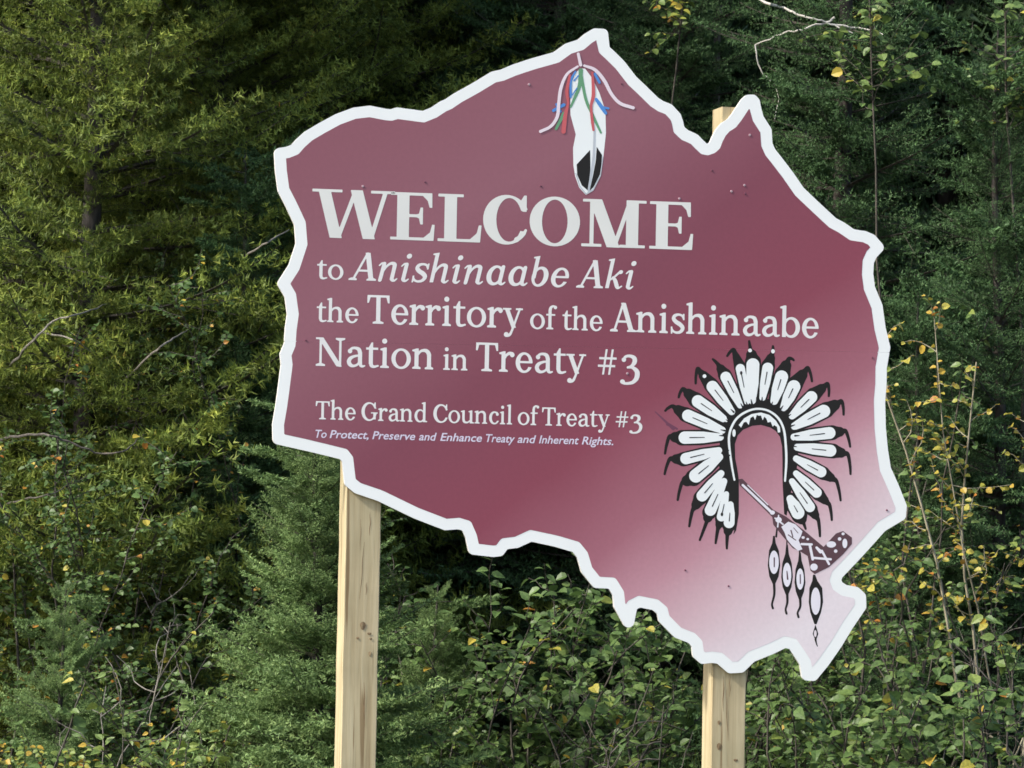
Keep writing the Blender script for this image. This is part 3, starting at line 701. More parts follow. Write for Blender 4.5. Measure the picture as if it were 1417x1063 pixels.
def sliver(par, px, py, L, w, tilt=0, mat='check', name='wood_check', yo=.0155):
    c = toplane(np.array([float(px), float(py)]), .015)
    n = 7; V = []; 
    for i in range(n):
        t = i / (n - 1); ww = w * math.sin(math.pi * min(.97, max(.03, t))) + .0002
        x = c[0] + tilt * (t - .5) + .0015 * math.sin(t * 9 + px); z = c[1] + L * (t - .5)
        V += [(x - ww, yo - .0012, z), (x + ww, yo - .0012, z)]
    F = []
    for i in range(n - 1): F += [(2 * i, 2 * i + 1, 2 * i + 3), (2 * i, 2 * i + 3, 2 * i + 2)]
    nobj(name, npmesh(name, np.array(V), np.array(F), M[mat]), par)
for a in [(512, 725, .09, .0012), (501, 790, .22, .0010, .012), (504, 975, .17, .0016, -.004), (499, 740, .12, .0007), (507, 815, .05, .0012)]: sliver(pl, *a)
for a in [(1001, 960, .14, .0016), (1006, 990, .2, .0012, -.01), (1010, 950, .08, .001)]: sliver(pr, *a)
def knot(par, px, py, rx, rz):
    c = toplane(np.array([float(px), float(py)]), .015)
    V = [(c[0], .0155 - .0022, c[1])] + [(c[0] + rx * math.cos(a) * (1 + .15 * math.sin(3 * a)), .0155 - .0012, c[1] + rz * math.sin(a)) for a in gcirc]
    F = [(0, 1 + i, 1 + (i + 1) % 12) for i in range(12)]
    nobj('knot', npmesh('knot', np.array(V), np.array(F)[:, ::-1], M['knot']), par)
knot(pl, 502, 866, .011, .016); knot(pl, 511, 877, .008, .005); knot(pl, 495, 883, .006, .005); knot(pl, 512, 905, .006, .010); knot(pl, 513, 884, .006, .004)
knot(pr, 995, 1033, .009, .014); knot(pr, 995, 1000, .006, .009); knot(pr, 1018, 1052, .009, .005)

# ------------------------------------------------------------------ ground
def ground_h(x, y):
    x = np.asarray(x, float); y = np.asarray(y, float)
    t = np.clip((y - 21) / 60, 0, 1)
    h = 20 * t * (1 - .35 * t) * 1.0
    h = h + .12 * np.sin(x * .9 + y * .4) * np.clip((y - 14) / 6, 0, 1) + .05 * np.sin(x * 2.3 - y * 1.7) * np.clip((y - 14) / 6, 0, 1)
    return h
def axis(dense0, dense1, step, far):
    a = list(np.arange(dense0, dense1 + step, step)); s = step
    lo = []; v = dense0
    while v > -far: s *= 1.35; v -= s; lo.append(v)
    s = step; v = a[-1]; hi = []
    while v < far: s *= 1.35; v += s; hi.append(v)
    return np.array(lo[::-1] + a + hi)
gx = axis(-14, 14, .5, 600); gy = axis(-5, 50, .5, 600)
XX, YY = np.meshgrid(gx, gy); ZZ = ground_h(XX, YY)
nx, ny = len(gx), len(gy)
ii = np.arange(nx * ny).reshape(ny, nx)
Fg = np.stack([ii[:-1, :-1].ravel(), ii[:-1, 1:].ravel(), ii[1:, 1:].ravel(), ii[1:, :-1].ravel()], 1)
def ground_mat():
    m, n, b = mat_new('forest_floor')
    tc = n.nodes.new('ShaderNodeTexCoord')
    a = n.nodes.new('ShaderNodeTexNoise'); a.inputs['Scale'].default_value = 1.2; a.inputs['Detail'].default_value = 10; a.inputs['Roughness'].default_value = .7
    n.links.new(tc.outputs['Object'], a.inputs['Vector'])
    r = ramp(n, [(.3, (.03, .022, .014)), (.5, (.05, .042, .022)), (.62, (.045, .06, .02)), (.75, (.09, .075, .04))])
    n.links.new(a.outputs['Fac'], r.inputs[0]); n.links.new(r.outputs[0], b.inputs['Base Color'])
    bp = n.nodes.new('ShaderNodeBump'); bp.inputs['Strength'].default_value = .8; bp.inputs['Distance'].default_value = .1
    n.links.new(a.outputs['Fac'], bp.inputs['Height']); n.links.new(bp.outputs[0], b.inputs['Normal'])
    b.inputs['Roughness'].default_value = .95
    return m
tag(nobj('ground', npmesh('ground', np.stack([XX.ravel(), YY.ravel(), ZZ.ravel()], 1), Fg, ground_mat(), smooth=True)), kind='structure')

# ------------------------------------------------------------------ plant materials
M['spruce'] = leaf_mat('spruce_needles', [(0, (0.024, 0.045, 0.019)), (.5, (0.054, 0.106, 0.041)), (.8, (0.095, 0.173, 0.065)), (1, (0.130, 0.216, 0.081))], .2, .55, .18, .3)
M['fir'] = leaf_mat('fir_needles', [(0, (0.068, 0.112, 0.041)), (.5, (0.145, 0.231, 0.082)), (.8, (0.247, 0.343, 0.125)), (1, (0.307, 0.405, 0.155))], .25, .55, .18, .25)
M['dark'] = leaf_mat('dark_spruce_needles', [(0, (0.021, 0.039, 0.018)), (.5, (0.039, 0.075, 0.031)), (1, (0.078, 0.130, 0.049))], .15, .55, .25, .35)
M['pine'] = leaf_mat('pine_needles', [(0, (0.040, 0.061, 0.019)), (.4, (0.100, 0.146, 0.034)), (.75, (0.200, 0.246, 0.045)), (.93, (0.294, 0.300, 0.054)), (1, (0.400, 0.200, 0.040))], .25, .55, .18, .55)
M['leaf'] = leaf_mat('shrub_leaves', [(0, (.035, .065, .02)), (.35, (.068, .125, .034)), (.6, (.118, .190, .058)), (.75, (.18, .25, .06)), (.85, (.34, .33, .06)), (.93, (.46, .34, .05)), (1, (.40, .15, .03))], .32, .45, .35, .3)
M['bark'] = bark_mat('grey_bark', (.035, .03, .025), (.11, .095, .08))
M['darkbark'] = bark_mat('dark_conifer_bark', (.018, .015, .012), (.062, .052, .043))
M['twig'] = bark_mat('brown_twig', (.026, .022, .017), (.075, .065, .050), 60)
M['deadwood'] = bark_mat('bleached_twig', (.10, .09, .075), (.24, .22, .19), 60)
M['palewood'] = bark_mat('pale_dead_branch', (.36, .34, .30), (.55, .53, .48), 40)
M['stem'] = bark_mat('sapling_stem', (.17, .15, .10), (.30, .27, .19), 40)

def unit(v): return v / (np.linalg.norm(v, axis=-1, keepdims=True) + 1e-12)
def perp(d, g):
    r = g.normal(size=d.shape); r -= np.sum(r * d, -1, keepdims=True) * d
    return unit(r)
def tubes(paths, radii, sides=4):
    """paths: list of (k,3); radii: list of (k,)"""
    Vs = []; Fs = []; off = 0
    for P, r in zip(paths, radii):
        P = np.asarray(P, float); k = len(P)
        d = np.gradient(P, axis=0); d = unit(d)
        ref = np.array([0, 0, 1.]) if abs(d[0, 2]) < .8 else np.array([1., 0, 0])
        a = unit(np.cross(d, ref)); b = np.cross(d, a)
        ang = np.arange(sides) * 2 * math.pi / sides
        ring = P[:, None, :] + np.asarray(r)[:, None, None] * (np.cos(ang)[None, :, None] * a[:, None, :] + np.sin(ang)[None, :, None] * b[:, None, :])
        Vs.append(ring.reshape(-1, 3))
        i = np.arange(k - 1)[:, None] * sides + np.arange(sides)[None, :]
        j = np.arange(k - 1)[:, None] * sides + (np.arange(sides)[None, :] + 1) % sides
        Fs.append(np.stack([i.ravel(), j.ravel(), (j + sides).ravel(), (i + sides).ravel()], 1) + off)
        off += k * sides
    return np.vstack(Vs), np.vstack(Fs)

# --- a flat conifer spray along +X, thickness along Z; returns twig segments (p0, dir, len, age) and a bark path
def frond(L, g, gap=.045, side=.42, tert=.055, droop=.18, ang=52, lift=.12):
    seg = []; paths = []; rad = []
    n = max(4, int(L / .06))
    t = np.linspace(0, 1, n)
    ax = np.stack([L * t, .03 * L * np.cumsum(g.normal(0, .25, n)) / math.sqrt(n), -droop * L * t ** 1.4 + lift * L * t ** 3], 1)
    paths.append(ax); rad.append(np.linspace(.006 * (L / .8) + .0015, .0015, n))
    def pt(u):
        f = u * (n - 1); i = min(int(f), n - 2); return ax[i] + (ax[i + 1] - ax[i]) * (f - i), unit(ax[i + 1] - ax[i])
    s = .12 * L; sd = 1
    while s < L * .97:
        u = s / L; p, d = pt(u)
        for sd in (-1, 1):
            if g.random() < .1: continue
            a = R(ang + g.normal(0, 7)) * sd
            l = side * L * (1 - u) ** .75 * min(1, (u + .25) * 2) * g.uniform(.65, 1.1) + .03
            ca, sa = math.cos(a), math.sin(a)
            dd = unit(np.array([d[0] * ca - d[1] * sa, d[0] * sa + d[1] * ca, d[2] + g.normal(.0, .12)]))
            m = max(2, int(l / .04)); q = [p]; 
            for k in range(m):
                dd2 = unit(dd + np.array([.15 * k / m, 0, -.10 + .25 * k / m]) + g.normal(0, .04, 3))
                seg.append((q[-1], dd2, l / m, k / m)); q.append(q[-1] + dd2 * l / m)
                # tertiary shoots
                if l > .06:
                    for s3 in (-1, 1):
                        if g.random() < .12: continue
                        a3 = R(48 + g.normal(0, 9)) * s3; c3, s_3 = math.cos(a3), math.sin(a3)
                        d3 = unit(np.array([dd2[0] * c3 - dd2[1] * s_3, dd2[0] * s_3 + dd2[1] * c3, dd2[2] + g.normal(.08, .15)]))
                        l3 = min(tert, l * .6) * (1 - .5 * k / m) * g.uniform(.6, 1.3)
                        seg.append((q[-1], d3, l3, .8))
            paths.append(np.array([q[0], q[-1]])); rad.append(np.array([.002, .001]))
        s += gap * g.uniform(.75, 1.25)
    for i in range(int(n * .3), n - 1): seg.append((ax[i], unit(ax[i + 1] - ax[i]), np.linalg.norm(ax[i + 1] - ax[i]), .6))
    return seg, paths, rad
def needles(seg, g, dens=230, nl=.016, nw=.0028, fwd=.75, up=.15, tuft=False):
    P = np.array([s[0] for s in seg]); D = np.array([s[1] for s in seg]); L = np.array([s[2] for s in seg]); A = np.array([s[3] for s in seg])
    if tuft:
        cnt = np.full(len(seg), 1); m = A >= .55
        P, D, L, A = P[m], D[m], L[m], A[m]
    cnt = np.maximum(3, (L * dens * g.uniform(.8, 1.2, len(L)))).astype(int)
    idx = np.repeat(np.arange(len(L)), cnt); N = len(idx)
    u = g.random(N)
    if tuft: u = .45 + .6 * u
    p = P[idx] + D[idx] * (L[idx] * u)[:, None]
    r = perp(D[idx], g); r[:, 2] += up; 
    d = unit(D[idx] * fwd + r)
    l = nl * g.uniform(.7, 1.2, N)
    w = perp(d, g) * (nw * .5)
    V = np.empty((N, 3, 3)); V[:, 0] = p - w; V[:, 1] = p + w; V[:, 2] = p + d * l[:, None]
    segt = g.uniform(-.16, .16, len(L))
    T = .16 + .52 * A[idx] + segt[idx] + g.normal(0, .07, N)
    return V, np.repeat(T, 3).reshape(N, 3)
def rotmat(az, el, roll):
    ca, sa = math.cos(az), math.sin(az); ce, se = math.cos(el), math.sin(el); cr, sr = math.cos(roll), math.sin(roll)
    Rz = np.array([[ca, -sa, 0], [sa, ca, 0], [0, 0, 1]]); Ry = np.array([[ce, 0, -se], [0, 1, 0], [se, 0, ce]]); Rx = np.array([[1, 0, 0], [0, cr, -sr], [0, sr, cr]])
    return Rz @ Ry @ Rx
def make_protos(g, kinds, n, **kw):
    out = []
    for i in range(n):
        seg, pa, ra = frond(kinds, g, **{k: v for k, v in kw.items() if k in ('gap', 'side', 'tert', 'droop', 'ang', 'lift')})
        V, T = needles(seg, g, **{k: v for k, v in kw.items() if k in ('dens', 'nl', 'nw', 'fwd', 'up', 'tuft')})
        out.append((V, T, pa, ra))
    return out
def conifer(name, g, H, zlo, rad_f, protos, coarse, step, mat, trunk_r, zdetail=99, el0=.25, el1=.9, per=6, tint=0, frontbias=False, lean=0, keep=None):
    """tree at its own origin; rad_f(z/H) -> branch length; protos: fronds of unit length L0"""
    V = []; T = []; tp = []; tr = []
    zt = np.linspace(0, H, 12); tx = lean * (zt / H) ** 1.5; trunk = np.stack([tx + .02 * np.sin(zt * 2), .02 * np.cos(zt * 1.7), zt], 1)
    tp.append(trunk); tr.append(trunk_r * (1 - zt / H) ** .8 + .004)
    z = zlo
    while z < H * .985:
        u = z / H; L = rad_f(u)
        a0 = g.uniform(0, 6.28)
        for k in range(per):
            az = a0 + k * 6.2832 / per + g.normal(0, .25)
            zz = z + g.uniform(-.5, .5) * step
            Lb = L * g.uniform(.65, 1.15)
            if keep and not keep(az, zz): continue
            el = (el1 - el0) * u ** 1.5 + el0 + g.normal(0, .1)
            pr = (protos if zz < zdetail else coarse)
            v, t, pa, ra = pr[g.integers(len(pr))]
            s = Lb
            Rm = rotmat(az, el, g.normal(0, .25))
            o = np.array([np.interp(zz, zt, trunk[:, 0]), 0, zz])
            nsc = s
            V.append((v.reshape(-1, 3) * nsc) @ Rm.T + o)
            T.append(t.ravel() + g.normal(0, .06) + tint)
            for P_, r_ in zip(pa[:1 if zz > zdetail or s < .25 else 12], ra):
                tp.append((np.asarray(P_) * s) @ Rm.T + o); tr.append(np.asarray(r_) * s * 1.3)
        ip = protos if protos is pinef else coarse
        for k in range(0 if protos is coarse else 5 if protos is pinef else 3 if trunk_r > .04 else 1):      # short inner shoots round the trunk
            v, t, pa, ra = ip[g.integers(len(ip))]; zz = z + g.uniform(-.5, .5) * step; s = g.uniform(.3, .55) * (1 if trunk_r > .04 else .6)
            Rm = rotmat(g.uniform(0, 6.283), g.uniform(.1, .7), g.normal(0, .3)); o = np.array([np.interp(zz, zt, trunk[:, 0]), 0, zz])
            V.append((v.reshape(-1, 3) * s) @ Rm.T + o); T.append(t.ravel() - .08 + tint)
            tp.append((np.asarray(pa[0]) * s) @ Rm.T + o); tr.append(np.asarray(ra[0]) * s)
        z += step * g.uniform(.8, 1.2)
    # leader
    V = np.vstack(V); T = np.concatenate(T)
    F = np.arange(len(V)).reshape(-1, 3)
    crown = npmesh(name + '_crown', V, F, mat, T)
    tv, tf = tubes([p for p in tp[:1]], [r for r in tr[:1]], 8)
    trunkm = npmesh(name + '_trunk', tv, tf, M['darkbark'], smooth=True)
    bv, bf = tubes(tp[1:], tr[1:], 3)
    limb = npmesh(name + '_limb', bv, bf, M['twig'])
    return crown, trunkm, limb
def plant_tree(name, meshes, x, y, s, rz, label, cat, group=None, z=None, sz=None):
    z = float(ground_h(x, y)) - .05 if z is None else z
    e = empty(name, (x, y, z), rz); e.scale = (s, s, sz or s)
    tag(e, label, cat, group)
    nobj('crown', meshes[0], e); nobj('trunk', meshes[1], e)
    if meshes[2]: nobj('limbs', meshes[2], e)
    return e

g = np.random.default_rng(11)
# unit fronds (length 1): all inner sizes are relative, so the tree builder picks them by the branch length it needs
fine_small = make_protos(g, 1.0, 4, gap=.105, side=.46, tert=.15, droop=.12, lift=.14, dens=78, nl=.038, nw=.013, fwd=.5)       # for ~0.45 m branches
fine_big = make_protos(g, 1.0, 5, gap=.075, side=.42, tert=.085, droop=.2, lift=.16, dens=104, nl=.022, nw=.0072, fwd=.5)         # for ~1.2 m branches
coarse = make_protos(g, 1.0, 4, gap=.09, side=.42, tert=.10, droop=.25, lift=.16, dens=28, nl=.06, nw=.024)
pinef = make_protos(g, 1.0, 5, gap=.075, side=.42, tert=.085, droop=.04, lift=.18, ang=44, dens=175, nl=.028, nw=.0064, fwd=.3, up=.4, tuft=True)
import time; t0 = time.time()
for nm, p in (('small', fine_small), ('big', fine_big), ('coarse', coarse), ('pine', pinef)): print(nm, [len(q[0]) for q in p])

# --- broad-leaved plants
def leaf_shape(kind, g):
    """one leaf of length 1 along +X, normal +Z; folded on the midrib and curved"""
    if kind == 'ovate': xs = [0, .12, .4, .72, 1]; ws = [0, .22, .33, .2, 0]
    elif kind == 'round': xs = [0, .1, .42, .75, 1]; ws = [0, .3, .46, .32, 0]
    else: xs = [0, .2, .5, .8, 1]; ws = [0, .1, .16, .1, 0]
    fold = g.uniform(.15, .45); curl = g.uniform(.05, .35)
    V = []
    for x, w in zip(xs, ws):
        z = -curl * x * x
        if w == 0: V.append((x, 0, z))
        else: V += [(x, -w, z + fold * w), (x, 0, z), (x, w, z + fold * w)]
    F = [(0, 1, 2), (0, 2, 3)]
    for k in range(2):
        b = 1 + 3 * k
        F += [(b, b + 3, b + 4), (b, b + 4, b + 1), (b + 1, b + 4, b + 5), (b + 1, b + 5, b + 2)]
    F += [(7, 10, 8), (8, 10, 9)]
    return np.array(V), np.array(F)
LS = {k: [leaf_shape(k, g) for _ in range(4)] for k in ('ovate', 'round', 'narrow')}
TINTS = [.2, .35, .45, .55, .66, .76, .87, .94, .99]
leaf_mesh = {}
def get_leaf_mesh(kind, i, ti):
    k = (kind, i, ti)
    if k not in leaf_mesh:
        V, F = LS[kind][i]
        leaf_mesh[k] = npmesh('leaf_' + kind, V, F, M['leaf'], np.full(len(V), TINTS[ti]))
    return leaf_mesh[k]
def grow(g, base, dir0, L, r, wander=.25, up=.1, segs=8):
    P = [np.array(base, float)]; d = unit(np.array(dir0, float))
    for i in range(segs):
        d = unit(d + g.normal(0, wander / math.sqrt(segs), 3) * 1.6 + np.array([0, 0, up / segs]))
        P.append(P[-1] + d * L / segs)
    return np.array(P), np.linspace(r, r * .35, segs + 1)
def shrub(name, g, x, y, H, spread, nst, tw, kind, lsize, tintf, label, cat='shrub', group=None, singles=0, lean=(0, 0), leafy=1.0, lowfree=.12, barkm='twig', view=True, twigL=.32, face=.5, z=None, r0=.008, hmin=.7, wander=None):
    z0 = float(ground_h(x, y)) if z is None else z
    e = empty(name, (x, y, z0)); tag(e, label, cat, group)
    paths = []; rad = []; lv = []
    for i in range(nst):
        a = g.uniform(0, 6.283); q = math.sqrt(g.random()) * spread
        tilt = np.array([math.cos(a) * q / H * .9 + lean[0], math.sin(a) * q / H * .9 + lean[1], 1])
        h = H * g.uniform(hmin, 1.05)
        P, r = grow(g, (math.cos(a) * q * .35, math.sin(a) * q * .35, -.04), tilt, h, r0 * g.uniform(.6, 1.2), wander or (.42 if H < 2.2 else .25), .3, 10)
        paths.append(P); rad.append(r)
        nt = int(tw * g.uniform(.8, 1.2))
        for k in range(nt):
            u = lowfree + (1 - lowfree) * (k + g.random()) / nt; f = u * 10; j = min(int(f), 9)
            p = P[j] + (P[j + 1] - P[j]) * (f - j)
            az = g.uniform(0, 6.283); d = np.array([math.cos(az), math.sin(az), g.uniform(.1, .9)])
            l = twigL * g.uniform(.5, 1.2) * (1.15 - .6 * u)
            Q, rq = grow(g, p, d, l, .0032, .35, .2, 4)
            paths.append(Q); rad.append(rq * .9)
            nl = max(2, int(l / (lsize * .42) * leafy)) + 1
            for m in range(nl):
                v = (m + .6) / nl; f2 = v * 4; j2 = min(int(f2), 3)
                pp = Q[j2] + (Q[j2 + 1] - Q[j2]) * (f2 - j2); dd = unit(Q[j2 + 1] - Q[j2])
                lv.append((pp, dd, 1 if m % 2 else -1))
    tv, tf = tubes(paths, rad, 4)
    nobj('stems', npmesh(name + '_stems', tv, tf, M[barkm]), e)
    N = len(lv)
    P = np.array([l[0] for l in lv]); D = np.array([l[1] for l in lv]); S = np.array([l[2] for l in lv])
    side = unit(np.cross(D, np.array([0, 0, 1.])) + 1e-6) * S[:, None]
    ld = unit(D * .45 + side * .9 + g.normal(0, .3, (N, 3)) + np.array([0, -.1, -.25]))
    nrm = unit(np.array([0, -face, 1.0]) + g.normal(0, .42, (N, 3)))
    nrm = unit(nrm - np.sum(nrm * ld, 1, keepdims=True) * ld)
    yv = np.cross(nrm, ld)
    sz = lsize * g.uniform(.38, 1.15, N)
    ti = np.array([tintf(P[i], g) for i in range(N)])
    tq = np.abs(np.array(TINTS)[None, :] - ti[:, None]).argmin(1)
    petiole = P + ld * sz[:, None] * .12
    wy = petiole[:, 1]
    order = np.argsort(wy - (sz * 3))
    single = set()
    if singles:
        for i in order:
            wpos = (petiole[i][0] + x, petiole[i][1] + y, petiole[i][2] + z0)
            if in_view(wpos): single.add(int(i))
            if len(single) >= singles: break
    for i in single:
        o = bpy.data.objects.new('leaf', get_leaf_mesh(kind, int(i) % 4, int(tq[i])))
        COL.objects.link(o); o.parent = e
        R3 = np.column_stack([ld[i], yv[i], nrm[i]])
        o.matrix_local = Matrix.Translation(Vector(petiole[i])) @ Matrix(R3.tolist()).to_4x4() @ Matrix.Scale(float(sz[i]), 4)
    rest = [i for i in range(N) if i not in single]
    if rest:
        rest = np.array(rest); VV = []; FF = []; TT = []; k = 0
        for q in range(4):
            ids = rest[rest % 4 == q]
            if not len(ids): continue
            V, F = LS[kind][q]
            R3 = np.stack([ld[ids], yv[ids], nrm[ids]], 2)
            W = np.einsum('nij,vj->nvi', R3, V) * sz[ids][:, None, None] + petiole[ids][:, None, :]
            VV.append(W.reshape(-1, 3)); n = len(V)
            FF.append((F[None] + (np.arange(len(ids)) * n)[:, None, None]).reshape(-1, 3) + k); k += len(ids) * n
            TT.append(np.repeat(ti[ids], n))
        o = nobj('foliage', npmesh(name + '_foliage', np.vstack(VV), np.vstack(FF), M['leaf'], np.concatenate(TT)), e)
        o['kind'] = 'stuff'
    return e
RcT = RcN.T
def in_view(p):
    v = (np.array(p) - np.array(CAM)) @ RcN
    if v[2] > -1: return False
    X = W0 / 2 + FPX * v[0] / -v[2]; Y = H0 / 2 - FPX * v[1] / -v[2]
    return 0 < X < W0 and 0 < Y < H0
def mixt(base, sd=.08, yel=.03, ora=.01):
    yel *= .6; ora *= .45
    def f(p, g):
        r = g.random()
        if r < ora: return g.uniform(.95, 1.0)
        if r < ora + yel: return g.uniform(.84, .93)
        return float(np.clip(g.normal(base, sd), .1, .8))
    return f

# ------------------------------------------------------------------ conifers
cone = lambda R0, p=.85: (lambda u: R0 * (1 - u) ** p + .06)
backkeep = None
# young balsam fir, 2.3 m
fir_young = conifer('young_fir', g, 2.25, .12, cone(.62, .8), fine_small, coarse, .085, M['fir'], .022, per=7, el0=.12, el1=.95)
fir_small = conifer('small_fir', g, 1.5, .1, cone(.48, .8), fine_small, coarse, .085, M['fir'], .016, per=6, el0=.15, el1=.9)
# spruce, 7 m, fine where the picture sees it
spruce_a = conifer('spruce', g, 6.6, .3, cone(1.45, .8), fine_big, coarse, .15, M['spruce'], .075, zdetail=4.9, per=7, el0=-.08, el1=.8)
spruce_b = conifer('spruce_b', g, 4.3, .25, cone(1.05, .8), fine_big, coarse, .125, M['spruce'], .045, per=7, el0=.0, el1=.85, tint=.08)
# backdrop spruce, coarse, 9 m
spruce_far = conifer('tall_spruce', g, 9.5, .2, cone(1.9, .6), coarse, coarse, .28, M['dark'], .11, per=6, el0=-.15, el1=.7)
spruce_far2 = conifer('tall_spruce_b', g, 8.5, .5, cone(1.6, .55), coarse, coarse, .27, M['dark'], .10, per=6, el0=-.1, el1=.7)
# jack pine: uneven tiers of long limbs
g2 = np.random.default_rng(5)
def pine_r(u): return 1.7 * (1 - u) ** .6 + .1
pine = conifer('jack_pine', g2, 8.0, .25, pine_r, pinef, coarse, .37, M['pine'], .07, zdetail=4.9, per=12, el0=.05, el1=.6)
try:
    open('/tmp/t/log.txt', 'w').write('\n'.join('%s %d' % (m[0].name, len(m[0].polygons)) for m in (fir_young, fir_small, spruce_a, spruce_b, spruce_far, spruce_far2, pine)))
except Exception: pass

def px_x(px, py, Y): return float(at(px, py, Y)[0])
def place(name, meshes, px, Y, s, rz, label, cat='tree', group=None, sz=None, dz=0):
    x = px_x(px, 600, Y)
    return plant_tree(name, meshes, x, Y, s, rz, label, cat, group, z=float(ground_h(x, Y)) - .05 + dz, sz=sz)
place('young_fir', fir_young, 440, 16.9, 1.3, .3, 'bright green young fir right behind the left post', sz=.98)
place('young_fir', fir_small, 92, 17.9, .95, 1.7, 'small dark fir sapling in the lower left corner')
place('young_fir', fir_small, 610, 18.0, .9, 2.9, 'low fir between the posts, its crown half hidden in the leafy bush')
place('spruce', spruce_a, 1160, 20.4, 1.0, .5, 'dark blue-green spruce rising behind the right edge of the sign')
place('spruce', spruce_b, 1378, 19.3, .98, 2.1, 'pointed young spruce whose tip shows near the top right corner')
place('spruce', spruce_b, 1270, 19.0, .66, 3.3, 'small spruce beside the right-hand border of the sign')
place('spruce', spruce_b, 330, 20.0, .8, 4.6, 'shaded spruce left of the sign, under the pine boughs')
place('spruce', spruce_a, 760, 22.2, .97, 5.2, 'dark spruce standing behind the peak of the sign')
place('spruce', spruce_a, 930, 21.6, .93, 3.9, 'dark spruce behind the notch at the top of the sign')
place('spruce', spruce_a, 1480, 22.5, .9, 1.1, 'tall dark spruce at the right edge behind the yellow sapling')
place('jack_pine', pine, 120, 20.2, 1.0, .4, 'jack pine with olive-yellow boughs in the upper left')
place('jack_pine', pine, 470, 22.0, .98, 2.4, 'shaded jack pine behind the upper left edge of the sign')
place('jack_pine', pine, 290, 21.0, .9, 5.5, 'shaded jack pine with olive boughs between the alders and the sign')
place('jack_pine', pine, -160, 21.6, .95, 4.4, 'jack pine cut by the left edge of the picture')
gg = np.random.default_rng(3)
k = 0
for row, (Y, n, sp, s0) in enumerate([(24.0, 9, 1.35, 1.0), (26.5, 9, 1.6, 1.05), (30, 10, 1.8, 1.15), (35, 12, 2.0, 1.2)]):
    for i in range(n):
        x = (i - (n - 1) / 2 + .35 * (row % 2)) * sp + gg.normal(0, .25); y = Y + gg.normal(0, .5)
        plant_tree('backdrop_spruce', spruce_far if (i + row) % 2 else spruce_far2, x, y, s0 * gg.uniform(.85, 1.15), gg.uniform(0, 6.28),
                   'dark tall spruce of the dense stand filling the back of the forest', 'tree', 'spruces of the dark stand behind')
        k += 1

